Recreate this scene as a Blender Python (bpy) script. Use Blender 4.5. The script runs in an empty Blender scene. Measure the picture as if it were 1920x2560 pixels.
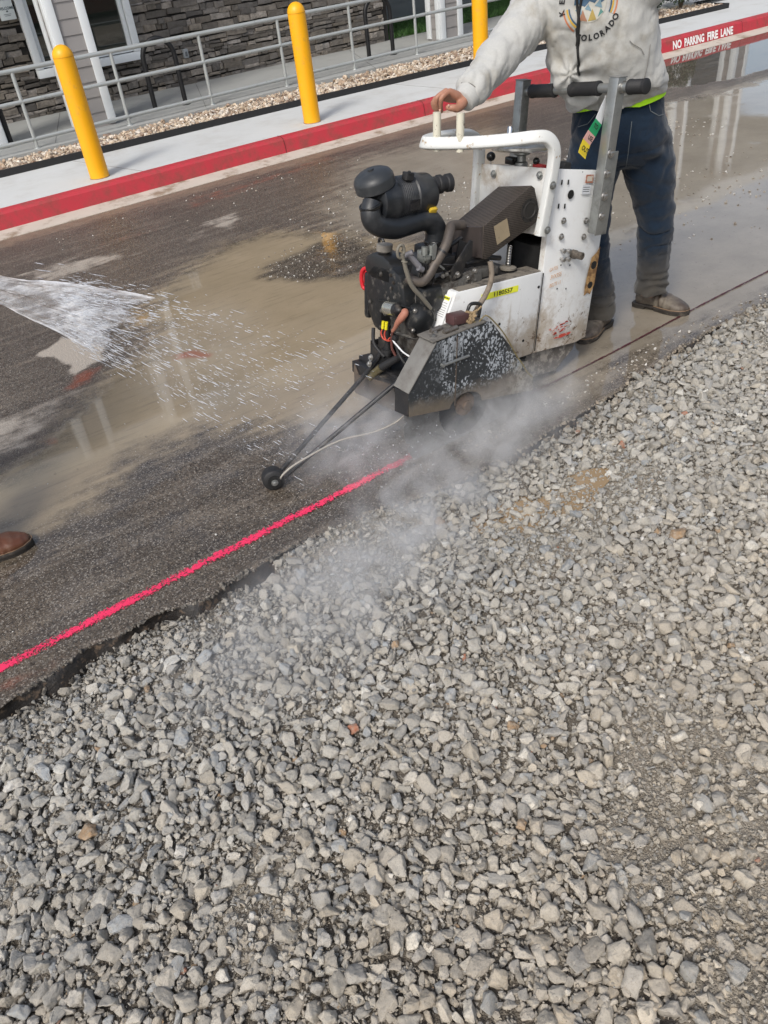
import bpy, bmesh, math, random
import numpy as np
from mathutils import Vector, Matrix, noise
from mathutils.bvhtree import BVHTree
R = math.radians
random.seed(7); RNG = np.random.RandomState(7)
SC = bpy.context.scene
COL = SC.collection

# ------------------------------------------------------------------ camera, sky, sun, exposure
def make_camera():
    yaw, pitch, roll = R(31.1), R(37.04), R(-7.55)
    fwd = Vector((math.sin(yaw) * math.cos(pitch), math.cos(yaw) * math.cos(pitch), -math.sin(pitch)))
    right = Vector((math.cos(yaw), -math.sin(yaw), 0)); up = right.cross(fwd)
    r2 = math.cos(roll) * right + math.sin(roll) * up
    u2 = -math.sin(roll) * right + math.cos(roll) * up
    cd = bpy.data.cameras.new('camera'); c = bpy.data.objects.new('camera', cd); COL.objects.link(c)
    m = Matrix((r2, u2, -fwd)).transposed().to_4x4(); m.translation = (0, 0, 1.75)
    c.matrix_world = m
    cd.sensor_fit = 'VERTICAL'; cd.sensor_height = 24; cd.sensor_width = 18
    cd.lens = 1980 / 2560 * 24
    cd.clip_start = .02; cd.clip_end = 800
    SC.camera = c
make_camera()
SUN_EL, SUN_AZ = R(46), R(-122)          # azimuth from +Y, clockwise
w = bpy.data.worlds.new('World'); SC.world = w; w.use_nodes = True
nt = w.node_tree; sky = nt.nodes.new('ShaderNodeTexSky'); sky.sky_type = 'NISHITA'; sky.sun_disc = False
sky.sun_elevation = SUN_EL; sky.sun_rotation = SUN_AZ; sky.dust_density = 3.0; sky.air_density = 1.0; sky.ozone_density = 1.0
hs_ = nt.nodes.new('ShaderNodeHueSaturation'); hs_.inputs['Saturation'].default_value = .70      # thin high cloud
nt.links.new(sky.outputs[0], hs_.inputs['Color']); nt.links.new(hs_.outputs[0], nt.nodes['Background'].inputs[0]); nt.nodes['Background'].inputs[1].default_value = .145
sd = bpy.data.lights.new('sun', 'SUN'); sd.energy = 1.6; sd.angle = R(13); sd.color = (1, .97, .91)
so = bpy.data.objects.new('sun', sd); COL.objects.link(so)
d = Vector((math.sin(SUN_AZ) * math.cos(SUN_EL), math.cos(SUN_AZ) * math.cos(SUN_EL), math.sin(SUN_EL)))
so.rotation_euler = d.to_track_quat('Z', 'Y').to_euler()
SC.view_settings.view_transform = 'Standard'; SC.view_settings.look = 'None'; SC.view_settings.gamma = 1
SC.view_settings.exposure = .35
SC.cycles.max_bounces = 8; SC.cycles.transparent_max_bounces = 24
SC.cycles.volume_step_rate = 1.0; SC.cycles.volume_bounces = 3; SC.cycles.use_denoising = True

# ------------------------------------------------------------------ node helpers
class NT:
    def __init__(s, m):
        m.use_nodes = True; s.t = m.node_tree; s.b = s.t.nodes['Principled BSDF']; s.out = s.t.nodes['Material Output']
        s.tc = s.t.nodes.new('ShaderNodeTexCoord')
    def n(s, k, **kw):
        x = s.t.nodes.new(k)
        for a, v in kw.items():
            setattr(x, a, v)
        return x
    def l(s, a, b): s.t.links.new(a, b)
    def val(s, sock, v):
        if hasattr(v, 'is_linked') or isinstance(v, bpy.types.NodeSocket): s.l(v, sock)
        else: sock.default_value = v
    def co(s, scale=(1, 1, 1), src='Object', rot=(0, 0, 0)):
        m = s.n('ShaderNodeMapping'); s.l(s.tc.outputs[src], m.inputs[0])
        m.inputs['Scale'].default_value = scale; m.inputs['Rotation'].default_value = rot; return m.outputs[0]
    def noise(s, scale, detail=4, rough=.6, vec=None, dist=0):
        x = s.n('ShaderNodeTexNoise'); x.inputs['Scale'].default_value = scale; x.inputs['Detail'].default_value = detail
        x.inputs['Roughness'].default_value = rough; x.inputs['Distortion'].default_value = dist
        s.l(vec if vec else s.tc.outputs['Object'], x.inputs['Vector']); return x.outputs['Fac']
    def vor(s, scale, out='Distance', vec=None, feature='F1', rnd=1):
        x = s.n('ShaderNodeTexVoronoi'); x.feature = feature; x.inputs['Scale'].default_value = scale; x.inputs['Randomness'].default_value = rnd
        s.l(vec if vec else s.tc.outputs['Object'], x.inputs['Vector']); return x.outputs[out]
    def math(s, op, a, b=0, c=None, clamp=False):
        x = s.n('ShaderNodeMath', operation=op); x.use_clamp = clamp
        s.val(x.inputs[0], a); s.val(x.inputs[1], b)
        if c is not None: s.val(x.inputs[2], c)
        return x.outputs[0]
    def ramp(s, f, lo, hi, a=0., b=1.):
        x = s.n('ShaderNodeMapRange'); x.interpolation_type = 'SMOOTHSTEP'; s.val(x.inputs[0], f)
        x.inputs[1].default_value = lo; x.inputs[2].default_value = hi; x.inputs[3].default_value = a; x.inputs[4].default_value = b
        return x.outputs[0]
    def mix(s, f, a, b, mode='MIX'):
        x = s.n('ShaderNodeMix', data_type='RGBA', blend_type=mode)
        s.val(x.inputs[0], f)
        for i, v in ((6, a), (7, b)):
            if isinstance(v, bpy.types.NodeSocket): s.l(v, x.inputs[i])
            else: x.inputs[i].default_value = (*v[:3], 1)
        return x.outputs[2]
    def attr(s, name, out='Fac'):
        x = s.n('ShaderNodeAttribute'); x.attribute_name = name; return x.outputs[out]
    def bump(s, h, strength=.3, dist=.01, prev=None):
        x = s.n('ShaderNodeBump'); x.inputs['Strength'].default_value = strength; x.inputs['Distance'].default_value = dist
        s.l(h, x.inputs['Height'])
        if prev: s.l(prev, x.inputs['Normal'])
        s.l(x.outputs[0], s.b.inputs['Normal']); return x.outputs[0]
    def base(s, c): s.val(s.b.inputs['Base Color'], c if isinstance(c, bpy.types.NodeSocket) else (*c, 1))
    def rough(s, c): s.val(s.b.inputs['Roughness'], c)

MATS = {}
def mat(name, col, rough=.5, metal=0., var=.15, vs=6., dirt=None, da=.4, ds=5., bump=0., bs=60., spec=.5, dd=.18, coat=0.):
    """worn general material: colour variation, dirt blotches, fine bump"""
    if name in MATS: return MATS[name]
    m = bpy.data.materials.new(name); t = NT(m); MATS[name] = m
    n1 = t.noise(vs, 5)
    c = t.mix(n1, [x * (1 - var) for x in col], [min(1, x * (1 + var)) for x in col])
    if dirt:
        n2 = t.noise(ds, 8, .7)
        f = t.ramp(n2, .5 + (0.5 - da) * .5 - dd * .5, .5 + (0.5 - da) * .5 + dd * .5)
        c = t.mix(f, c, dirt)
        t.rough(t.ramp(f, 0, 1, rough, min(1, rough + .35)))
    else:
        t.rough(t.ramp(t.noise(vs * 3, 4), .3, .7, rough * .85, min(1, rough * 1.15)))
    t.base(c); t.b.inputs['Metallic'].default_value = metal
    t.b.inputs['Specular IOR Level'].default_value = spec
    if coat: t.b.inputs['Coat Weight'].default_value = coat
    if bump: t.bump(t.noise(bs, 6, .7), bump, .004)
    return m

# ------------------------------------------------------------------ mesh helpers
class MB:
    """collects shapes into one mesh"""
    def __init__(s): s.v = []; s.f = []; s.mi = []
    def add(s, v, f, mi=0):
        o = len(s.v); s.v += [tuple(x) for x in v]; s.f += [tuple(i + o for i in x) for x in f]; s.mi += [mi] * len(f); return s
    def bmadd(s, bm, M=None, mi=0):
        if M is not None: bm.transform(M)
        bm.verts.index_update()
        s.add([v.co[:] for v in bm.verts], [[v.index for v in f.verts] for f in bm.faces], mi); bm.free(); return s
    def box(s, c, size, rot=None, bev=0., mi=0, seg=2):
        bm = bmesh.new(); bmesh.ops.create_cube(bm, size=1)
        bmesh.ops.scale(bm, vec=size, verts=bm.verts)
        if bev: bmesh.ops.bevel(bm, geom=bm.edges[:], offset=bev, segments=seg, profile=.5, affect='EDGES')
        M = Matrix.Translation(c) @ (rot.to_4x4() if rot is not None else Matrix.Identity(4))
        return s.bmadd(bm, M, mi)
    def bar(s, a, b, w, h, bev=0., mi=0, up=(0, 0, 1)):
        a, b = Vector(a), Vector(b); x = (b - a); L = x.length; x.normalize()
        y = Vector(up).cross(x)
        if y.length < 1e-4: y = Vector((0, 1, 0)).cross(x)
        y.normalize(); z = x.cross(y)
        return s.box((a + b) / 2, (L, w, h), Matrix((x, y, z)).transposed(), bev, mi)
    def prism(s, poly, ex, ey, o, t, bev=0., mi=0):
        """2-D outline in the plane (ex, ey) at o, thickness t along ex x ey"""
        ex, ey, o = Vector(ex).normalized(), Vector(ey).normalized(), Vector(o); ez = ex.cross(ey)
        bm = bmesh.new(); vs = [bm.verts.new((x, y, 0)) for x, y in poly]; f = bm.faces.new(vs)
        r = bmesh.ops.extrude_face_region(bm, geom=[f]); bmesh.ops.translate(bm, vec=(0, 0, t), verts=[g for g in r['geom'] if isinstance(g, bmesh.types.BMVert)])
        bmesh.ops.recalc_face_normals(bm, faces=bm.faces)
        if bev: bmesh.ops.bevel(bm, geom=bm.edges[:], offset=bev, segments=2, profile=.5, affect='EDGES', clamp_overlap=True)
        M = Matrix((ex, ey, ez)).transposed().to_4x4(); M.translation = o
        return s.bmadd(bm, M, mi)
    def tube(s, pts, r, seg=12, mi=0, smooth=0, cap=True, sq=None):
        pts = [Vector(p) for p in pts]
        rr = list(r) if hasattr(r, '__len__') else [r] * len(pts)
        if smooth:
            P, Q = [], []
            for i in range(len(pts) - 1):
                p0, p1, p2, p3 = pts[max(i - 1, 0)], pts[i], pts[i + 1], pts[min(i + 2, len(pts) - 1)]
                for k in range(smooth):
                    t = k / smooth; a = -t**3 + 2*t**2 - t; b = 3*t**3 - 5*t**2 + 2; c = -3*t**3 + 4*t**2 + t; d_ = t**3 - t**2
                    P.append((p0 * a + p1 * b + p2 * c + p3 * d_) * .5); Q.append(rr[i] * (1 - t) + rr[i + 1] * t)
            P.append(pts[-1]); Q.append(rr[-1]); pts, rr = P, Q
        n = len(pts); v = []; f = []; prev = None
        for i in range(n):
            tn = (pts[min(i + 1, n - 1)] - pts[max(i - 1, 0)]).normalized()
            if prev is None:
                x = tn.cross(Vector((0, 0, 1)))
                if x.length < .05: x = tn.cross(Vector((0, 1, 0)))
            else:
                x = prev - tn * prev.dot(tn)
            x.normalize(); prev = x; y = tn.cross(x)
            for k in range(seg):
                a = 2 * math.pi * (k + .5) / seg
                if sq:   # rounded rectangle section (w, h)
                    ca, sa = math.cos(a), math.sin(a); e = .35
                    px = math.copysign(abs(ca) ** e, ca) * sq[0] / 2; py = math.copysign(abs(sa) ** e, sa) * sq[1] / 2
                    v.append(pts[i] + x * px + y * py)
                else:
                    v.append(pts[i] + (x * math.cos(a) + y * math.sin(a)) * rr[i])
        for i in range(n - 1):
            for k in range(seg):
                f.append((i * seg + k, i * seg + (k + 1) % seg, (i + 1) * seg + (k + 1) % seg, (i + 1) * seg + k))
        if cap: f.append(tuple(range(seg))[::-1]); f.append(tuple((n - 1) * seg + k for k in range(seg)))
        return s.add(v, f, mi)
    def lathe(s, prof, o=(0, 0, 0), axis=(0, 0, 1), seg=32, mi=0):
        """profile [(radius, along axis)]"""
        o, z = Vector(o), Vector(axis).normalized(); x = z.orthogonal().normalized(); y = z.cross(x); v = []; f = []
        for r, h in prof:
            for k in range(seg):
                a = 2 * math.pi * k / seg; v.append(o + z * h + (x * math.cos(a) + y * math.sin(a)) * max(r, 1e-5))
        for i in range(len(prof) - 1):
            for k in range(seg):
                f.append((i * seg + k, i * seg + (k + 1) % seg, (i + 1) * seg + (k + 1) % seg, (i + 1) * seg + k))
        f.append(tuple(range(seg))[::-1]); f.append(tuple((len(prof) - 1) * seg + k for k in range(seg)))
        return s.add(v, f, mi)
    def bolt(s, p, ax, r=.008, h=.006, mi=0):
        ax = Vector(ax).normalized()
        s.lathe([(r * 1.5, 0), (r * 1.5, h * .25)], p, ax, 16, mi); return s.lathe([(r, h * .25), (r, h), (r * .8, h * 1.15)], p, ax, 6, mi)
    def ball(s, c, r, sub=2, mi=0, M=None):
        bm = bmesh.new(); bmesh.ops.create_icosphere(bm, subdivisions=sub, radius=1)
        rr = r if hasattr(r, '__len__') else (r, r, r)
        bmesh.ops.scale(bm, vec=rr, verts=bm.verts)
        return s.bmadd(bm, Matrix.Translation(c) @ (M.to_4x4() if M is not None else Matrix.Identity(4)), mi)
    def build(s, name, mats, parent=None, smooth=40, loc=None):
        me = bpy.data.meshes.new(name)
        v = s.v
        if loc is not None: v = [(x - loc[0], y - loc[1], z - loc[2]) for x, y, z in v]
        me.from_pydata(v, [], s.f); me.validate()
        if not isinstance(mats, (list, tuple)): mats = [mats]
        for m in mats: me.materials.append(m)
        if len(mats) > 1 and len(me.polygons) == len(s.mi): me.polygons.foreach_set('material_index', s.mi)
        bm = bmesh.new(); bm.from_mesh(me); bmesh.ops.recalc_face_normals(bm, faces=bm.faces); bm.to_mesh(me); bm.free()
        if smooth:
            me.shade_smooth()
            if smooth < 180: me.set_sharp_from_angle(angle=R(smooth))
        return link(name, me, parent, loc)

def link(name, me, parent=None, loc=None):
    o = bpy.data.objects.new(name, me); COL.objects.link(o)
    if loc is not None: o.location = loc
    if parent is not None: o.parent = parent
    return o
def tag(o, label=None, cat=None, group=None, kind=None):
    if label: o['label'] = label
    if cat: o['category'] = cat
    if group: o['group'] = group
    if kind: o['kind'] = kind
    return o
def empty(name, loc=(0, 0, 0), label=None, cat=None, group=None, rot=None):
    o = bpy.data.objects.new(name, None); COL.objects.link(o); o.location = loc; o.empty_display_size = .1
    if rot: o.rotation_euler = rot
    return tag(o, label, cat, group)
def dup(root, loc, label, group=None, rz=None):
    r = root.copy(); COL.objects.link(r); r.location = loc; r['label'] = label
    if rz is not None: r.rotation_euler = (0, 0, rz)
    if group: r['group'] = group
    for ch in list(root.children):
        c = ch.copy(); COL.objects.link(c); c.parent = r
        for g in ch.children:
            e = g.copy(); COL.objects.link(e); e.parent = c
    return r
def np_mesh(name, V, F, mats, cols=None, smooth=True, parent=None, fidx=None):
    """V (n,3), F (m,k) arrays of one face size"""
    me = bpy.data.meshes.new(name); k = F.shape[1]
    me.vertices.add(len(V)); me.vertices.foreach_set('co', V.astype(np.float32).ravel())
    me.loops.add(F.size); me.loops.foreach_set('vertex_index', F.astype(np.int32).ravel())
    me.polygons.add(len(F)); me.polygons.foreach_set('loop_start', np.arange(0, F.size, k, dtype=np.int32))
    me.polygons.foreach_set('loop_total', np.full(len(F), k, dtype=np.int32))
    me.update(calc_edges=True)
    for m in (mats if isinstance(mats, (list, tuple)) else [mats]): me.materials.append(m)
    if fidx is not None: me.polygons.foreach_set('material_index', fidx.astype(np.int32))
    if cols is not None:
        for nm, c in cols.items():
            if c.ndim == 1:
                a = me.attributes.new(nm, 'FLOAT', 'POINT'); a.data.foreach_set('value', c.astype(np.float32))
            else:
                a = me.attributes.new(nm, 'FLOAT_COLOR', 'POINT')
                a.data.foreach_set('color', np.concatenate([c, np.ones((len(c), 1))], 1).astype(np.float32).ravel())
    me.polygons.foreach_set('use_smooth', smooth if hasattr(smooth, '__len__') else np.full(len(F), smooth))
    return link(name, me, parent)
def text_polys(s, size, bold=.0):
    cu = bpy.data.curves.new('writing', 'FONT'); cu.body = s; cu.size = size; cu.offset = bold; cu.align_x = 'CENTER'; cu.align_y = 'CENTER'; cu.resolution_u = 3
    o = bpy.data.objects.new('writing', cu); COL.objects.link(o)
    me = bpy.data.meshes.new_from_object(o); v = [(p.co.x, p.co.y) for p in me.vertices]; f = [tuple(p.vertices) for p in me.polygons]
    COL.objects.unlink(o); bpy.data.objects.remove(o); bpy.data.curves.remove(cu); bpy.data.meshes.remove(me)
    return v, f
def lettering(mb, s, size, o, ex, ey, bold=0., sx=1., mi=0):
    v, f = text_polys(s, size, bold); o, ex, ey = Vector(o), Vector(ex).normalized(), Vector(ey).normalized()
    mb.add([o + ex * x * sx + ey * y for x, y in v], f, mi); return mb
def interp(xs, ys, x): return float(np.interp(x, xs, ys))

# ------------------------------------------------------------------ numpy value noise for fields
def fbm2(x, y, scale, seed=0, octv=4):
    rs = np.random.RandomState(seed); out = np.zeros_like(x, dtype=float); amp = 1; tot = 0
    for o in range(octv):
        g = rs.rand(64, 64); X = x * scale * 2**o + 17.3 * o; Y = y * scale * 2**o + 5.1 * o
        xi = np.floor(X).astype(int); yi = np.floor(Y).astype(int); fx = X - xi; fy = Y - yi
        fx = fx * fx * (3 - 2 * fx); fy = fy * fy * (3 - 2 * fy)
        a = g[xi % 64, yi % 64]; b = g[(xi + 1) % 64, yi % 64]; c = g[xi % 64, (yi + 1) % 64]; d_ = g[(xi + 1) % 64, (yi + 1) % 64]
        out += amp * ((a * (1 - fx) + b * fx) * (1 - fy) + (c * (1 - fx) + d_ * fx) * fy); tot += amp; amp *= .5
    return out / tot
EX = [-4, -.8, -.2, -.11, -.03, .08, .175, .27, .39, .52, .63, .78, .97, 1.25, 1.43, 1.76, 2.0, 2.2, 2.5, 2.88, 3.27, 3.63, 5, 8, 16]
EY = [2.0, 1.98, 2.0, 2.017, 2.035, 2.073, 2.072, 2.06, 2.037, 2.024, 2.044, 2.041, 2.038, 2.0, 1.95, 1.93, 1.965, 1.965, 2.0, 2.05, 2.06, 2.06, 2.1, 2.15, 2.3]
CX = [-5, 1, 3.4, 6.8, 9, 11.1, 16, 22]; CY = [7.2, 7.17, 7.18, 7.1, 7.03, 6.96, 6.8, 6.6]
def edge_y(x): return np.interp(x, EX, EY) + (fbm2(x, x * 0, 9, 3, 4) - .5) * .045 + (fbm2(x, x * 0 + 2, 45, 7, 3) - .5) * .016
def curb_y(x): return np.interp(x, CX, CY)

# ------------------------------------------------------------------ road surface
def soft_poly(X, Y, poly, blur):
    """signed distance to a polygon turned into a soft 0..1 mask"""
    P = np.array(poly); n = len(P); ins = np.zeros(X.shape, bool); dm = np.full(X.shape, 1e9)
    for i in range(n):
        x1, y1 = P[i]; x2, y2 = P[(i + 1) % n]
        c = ((y1 > Y) != (y2 > Y)) & (X < (x2 - x1) * (Y - y1) / (y2 - y1 + 1e-12) + x1); ins ^= c
        dx, dy = x2 - x1, y2 - y1; t = np.clip(((X - x1) * dx + (Y - y1) * dy) / (dx * dx + dy * dy + 1e-12), 0, 1)
        dm = np.minimum(dm, np.hypot(X - x1 - t * dx, Y - y1 - t * dy))
    sd_ = np.where(ins, dm, -dm)
    return np.clip(sd_ / (2 * blur) + .5, 0, 1)
def road():
    nx, ny = 560, 190
    xs = np.linspace(-3, 16, nx)
    xs = -3 + 19 * (np.linspace(0, 1, nx)) ** 1.45
    ey = edge_y(xs); cy = curb_y(xs) - .2
    vv = np.linspace(0, 1, ny) ** 1.25
    X = np.repeat(xs[:, None], ny, 1); Y = ey[:, None] + (cy - ey)[:, None] * vv[None]
    Z = (fbm2(X, Y, 1.2, 5, 2) - .5) * .004
    Z[:, 0] -= .006
    # broken edge face, three more rows going down
    jit = (fbm2(xs, xs * 0 + 3, 14, 9, 4) - .5)
    j2 = (fbm2(xs, xs * 0 + 8, 40, 19, 3) - .5)
    rows = [(-.004 + jit * .03 + j2 * .02, -.012 + j2 * .01), (-.010 + jit * .06 + j2 * .04, -.035 + j2 * .015), (-.035 + jit * .06, -.09)]
    Xe = np.stack([xs] * 3, 1); Ye = np.stack([ey + a for a, b in rows], 1); Ze = np.stack([xs * 0 + b for a, b in rows], 1)
    X = np.concatenate([Xe[:, ::-1], X], 1); Y = np.concatenate([Ye[:, ::-1], Y], 1); Z = np.concatenate([Ze[:, ::-1], Z], 1)
    ny += 3
    V = np.stack([X, Y, Z], 2).reshape(-1, 3)
    i, j = np.meshgrid(np.arange(nx - 1), np.arange(ny - 1), indexing='ij'); a = (i * ny + j).ravel()
    F = np.stack([a, a + ny, a + ny + 1, a + 1], 1)
    x, y = V[:, 0], V[:, 1]
    wx = x + (fbm2(x, y, 2.2, 11, 4) - .5) * .35; wy = y + (fbm2(x, y, 2.2, 12, 4) - .5) * .35
    tan = soft_poly(wx, wy, [(-1.5, 2.85), (.0, 2.88), (.3, 2.86), (.66, 3.0), (.95, 2.93), (1.2, 2.82), (1.45, 2.66), (1.72, 2.55), (2.3, 2.6), (2.6, 3.0), (2.9, 3.6), (3.0, 4.4), (2.9, 4.9), (2.6, 5.3), (1.97, 5.15), (1.67, 4.97), (1.31, 4.5), (1.06, 4.07), (.65, 3.62), (.35, 3.36), (-.4, 3.1), (-1.5, 3.3)], .26)
    isl = soft_poly(wx, wy, [(2.04, 4.5), (2.4, 4.72), (2.85, 4.75), (2.8, 4.2), (2.42, 4.0), (2.15, 4.15)], .1)
    mudr = soft_poly(wx, wy, [(2.3, 2.13), (2.3, 3.2), (3.4, 3.6), (4.0, 3.9), (5.36, 4.75), (6.87, 5.3), (9, 5.2), (16, 5.6), (16, 2.2), (3.6, 2.12)], .24)
    mudm = soft_poly(wx, wy, [(4.08, 6.5), (5.4, 6.2), (5.2, 5.2), (4.3, 4.4), (3.5, 4.1), (2.9, 4.6), (2.9, 5.2)], .32)
    pale = np.zeros_like(x)
    for q, b, am in (([(.9, 6.1), (1.64, 5.95), (1.72, 5.62), (1.09, 5.68)], .12, .55), ([(2.2, 5.86), (2.66, 5.93), (2.4, 5.5)], .07, .6),
                 ([(.64, 4.38), (.8, 4.5), (.92, 4.28), (.86, 4.13), (.7, 4.12)], .03, .95), ([(-.2, 4.05), (.3, 4.01), (.8, 3.88), (.37, 3.44), (-.3, 3.4)], .16, .5),
                 ([(1.75, 5.6), (2.2, 5.75), (2.2, 5.5)], .08, .4)):
        pale = np.maximum(pale, am * soft_poly(wx, wy, q, b))
    rust = np.zeros_like(x)
    for q, b, am in (([(.7, 4.15), (.84, 4.08), (.74, 3.9), (.62, 3.96)], .05, .7), ([(1.15, 3.89), (1.25, 3.87), (1.22, 3.76), (1.14, 3.79)], .03, 1.), ([(.44, 3.55), (.54, 3.52), (.5, 3.42), (.43, 3.46)], .03, .5),
                     ([(.0, 2.02), (.35, 2.03), (.3, 2.13), (-.6, 2.2), (-.6, 2.0)], .06, .35), ([(2.5, 6.7), (4, 6.75), (4, 6.55), (2.2, 6.35)], .12, .45), ([(1.4, 6.2), (2.3, 6.4), (2.2, 6.1), (1.5, 5.9)], .12, .3),
                     ([(.43, 2.55), (.5, 2.57), (.5, 2.5), (.44, 2.48)], .03, .4)):
        rust = np.maximum(rust, am * soft_poly(wx, wy, q, b))
    dist = curb_y(x) - .2 - y
    gut = np.exp(-(dist / .22) ** 2) * (1 - soft_poly(x, y, [(7.2, 7), (16, 7.2), (16, 5), (7.2, 5)], .4))
    tan = np.clip(tan - isl * .95, 0, 1)
    wetr = soft_poly(wx, wy, [(6.4, 7.4), (16, 7.4), (16, 5.9), (8.8, 5.45), (7.6, 5.6), (7.0, 6.1)], .15)
    mud = np.clip(np.maximum(mudr, mudm * .75) - wetr, 0, 1)
    dark_wet = soft_poly(wx, wy, [(-2, 2), (3, 2), (2.4, 2.5), (1.7, 2.6), (.9, 3), (-2, 2.9)], .15)
    nearcut = soft_poly(wx, wy, [(1.5, 1.8), (1.6, 2.5), (2.2, 2.6), (3.4, 2.35), (6, 2.4), (6, 1.8)], .12)
    wet = np.clip(tan * 1.0 + wetr + mudr * .68 + dark_wet * .42 + nearcut * .6 + isl * .5, 0, 1)
    f = np.zeros(len(F)); f[(a % ny) < 3] = 1
    m = bpy.data.materials.new('wet_asphalt'); t = NT(m)
    A = lambda k: t.attr(k)
    big = t.noise(.8, 6, .65); fine = t.noise(60, 4, .7)
    streak = t.noise(1, 6, .65, vec=t.co((2.2, 14, 4), rot=(0, 0, R(-12))))
    base = t.mix(t.ramp(big, .3, .7), (.050, .039, .029), (.105, .082, .060))
    base = t.mix(t.ramp(streak, .42, .72), base, (.175, .142, .108))
    cell = t.vor(125, 'Color'); sep = t.n('ShaderNodeSeparateColor'); t.l(cell, sep.inputs[0])
    cd_ = t.vor(125, 'Distance')
    spk = t.math('MULTIPLY', t.ramp(sep.outputs[0], .35, .95), t.ramp(cd_, .62, .2))
    cell2 = t.vor(240, 'Color'); sep2 = t.n('ShaderNodeSeparateColor'); t.l(cell2, sep2.inputs[0])
    stone = t.mix(sep.outputs[1], (.12, .105, .085), (.34, .31, .265))
    base = t.mix(t.math('MULTIPLY', spk, .70), base, stone)
    base = t.mix(t.ramp(sep.outputs[2], .55, 1.0, 0, .6), base, (.018, .016, .014))
    base = t.mix(t.ramp(sep2.outputs[0], .72, .95, 0, .7), base, t.mix(sep2.outputs[1], (.14, .12, .10), (.42, .38, .33)))
    base = t.mix(t.ramp(sep2.outputs[2], .6, .95, 0, .6), base, (.022, .018, .015))
    nz = t.math('ADD', t.math('MULTIPLY', t.math('SUBTRACT', t.noise(9, 8, .7), .5), .9), t.math('MULTIPLY', t.math('SUBTRACT', streak, .5), .9))
    def msk(k, lo=.12, hi=.88, amt=1.3):
        return t.ramp(t.math('ADD', A(k), t.math('MULTIPLY', nz, t.ramp(t.math('ABSOLUTE', t.math('SUBTRACT', A(k), .5)), .0, .5, amt, 0.))), lo, hi)
    silt_c = t.mix(t.noise(2.5, 5, .6), (.23, .18, .115), (.40, .32, .215))
    silt_c = t.mix(t.ramp(t.noise(1, 6, .7, vec=t.co((4, 30, 4), rot=(0, 0, R(-15)))), .5, .72, 0, .45), silt_c, (.16, .125, .09))
    mud_c = t.mix(t.noise(3, 7, .65), (.16, .135, .10), (.36, .315, .25))
    mud_c = t.mix(t.ramp(t.noise(38, 5, .7), .58, .72, 0, .55), mud_c, (.11, .085, .06))
    c = t.mix(t.math('MULTIPLY', msk('pale', .25, .75), .9), base, (.42, .37, .31))
    c = t.mix(t.math('MULTIPLY', msk('gut', .2, .8), .75), c, t.mix(t.noise(14, 6), (.12, .08, .05), (.34, .27, .2)))
    ms = msk('silt'); mm = msk('mud')
    c = t.mix(t.math('MULTIPLY', ms, .93), c, silt_c); c = t.mix(t.math('MULTIPLY', mm, .93), c, mud_c)
    c = t.mix(t.math('MULTIPLY', msk('rust', .25, .9), .7), c, (.28, .055, .02))
    t.base(c)
    wn = t.ramp(t.math('ADD', A('wet'), t.math('MULTIPLY', t.math('SUBTRACT', t.noise(3.5, 5, .6), .5), 1.1)), .30, .62)
    t.rough(t.ramp(wn, 0, 1, .42, .035)); t.b.inputs['Specular IOR Level'].default_value = .5
    cover = t.math('MAXIMUM', ms, mm); dry = t.math('SUBTRACT', 1, t.math('MULTIPLY', t.math('MAXIMUM', cover, A('wet2')), .93))
    h = t.math('MULTIPLY', t.math('ADD', t.math('MULTIPLY', cd_, -.6), fine), dry)
    h = t.math('ADD', h, t.math('MULTIPLY', t.noise(30, 5, .7), t.ramp(mm, 0, 1, .05, t.ramp and .5)))
    h = t.math('ADD', h, t.math('MULTIPLY', t.noise(1, 2, .5, vec=t.co((9, 40, 9), rot=(0, 0, R(-15)))), .10))
    h = t.math('MULTIPLY', h, t.ramp(wn, 0, 1, 1, .02)); t.bump(h, .6, .006)
    e = mat('broken_asphalt_edge', (.020, .017, .015), .45, var=.5, vs=20, dirt=(.13, .09, .06), da=.30, ds=30, bump=1., bs=60)
    o = np_mesh('road', V, F, [m, e], dict(silt=tan, mud=mud, pale=pale, rust=rust, gut=gut, wet=wet, wet2=wetr), True, fidx=f)
    tag(o, kind='structure')
road()
def paint_line(name, x0, x1, wd, col, seed, label, edge=.55, y0=2.168, k=.027, rough=.6):
    n = 220; mb = MB(); v = []; f = []
    for i in range(n):
        x = x0 + (x1 - x0) * i / (n - 1); y = y0 + k * x + (noise.noise((x * 1.3, seed, 0))) * .008
        for s in (-1, 1): v.append((x, y + s * wd, .0042))
    for i in range(n - 1): f.append((2 * i, 2 * i + 2, 2 * i + 3, 2 * i + 1))
    me = bpy.data.meshes.new(name); me.from_pydata(v, [], f); at = me.attributes.new('across', 'FLOAT', 'POINT')
    at.data.foreach_set('value', [(-1, 1)[i % 2] for i in range(len(v))])
    m = bpy.data.materials.new(name); t = NT(m)
    a = t.math('ABSOLUTE', t.attr('across'))
    sx_ = t.n('ShaderNodeSeparateXYZ'); t.l(t.tc.outputs['Object'], sx_.inputs[0])
    nz = t.math('ADD', t.math('MULTIPLY', t.math('SUBTRACT', t.noise(120, 4, .75), .5), 4.2), t.math('MULTIPLY', t.math('SUBTRACT', t.noise(14, 4, .6), .5), 1.6))
    al = t.ramp(t.math('ADD', nz, t.math('ADD', t.math('MULTIPLY', t.math('MULTIPLY', a, a), -1.15), edge)), .30, .60)
    if name == 'painted_line': al = t.math('MULTIPLY', al, t.ramp(sx_.outputs[0], x1, x1 - .35, .25, 1))
    t.l(al, t.b.inputs['Alpha']); t.base(t.mix(t.noise(40, 4), col, [min(1, c * 1.25) for c in col])); t.rough(rough)
    me.materials.append(m); tag(link(name, me), label, kind='structure')
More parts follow.
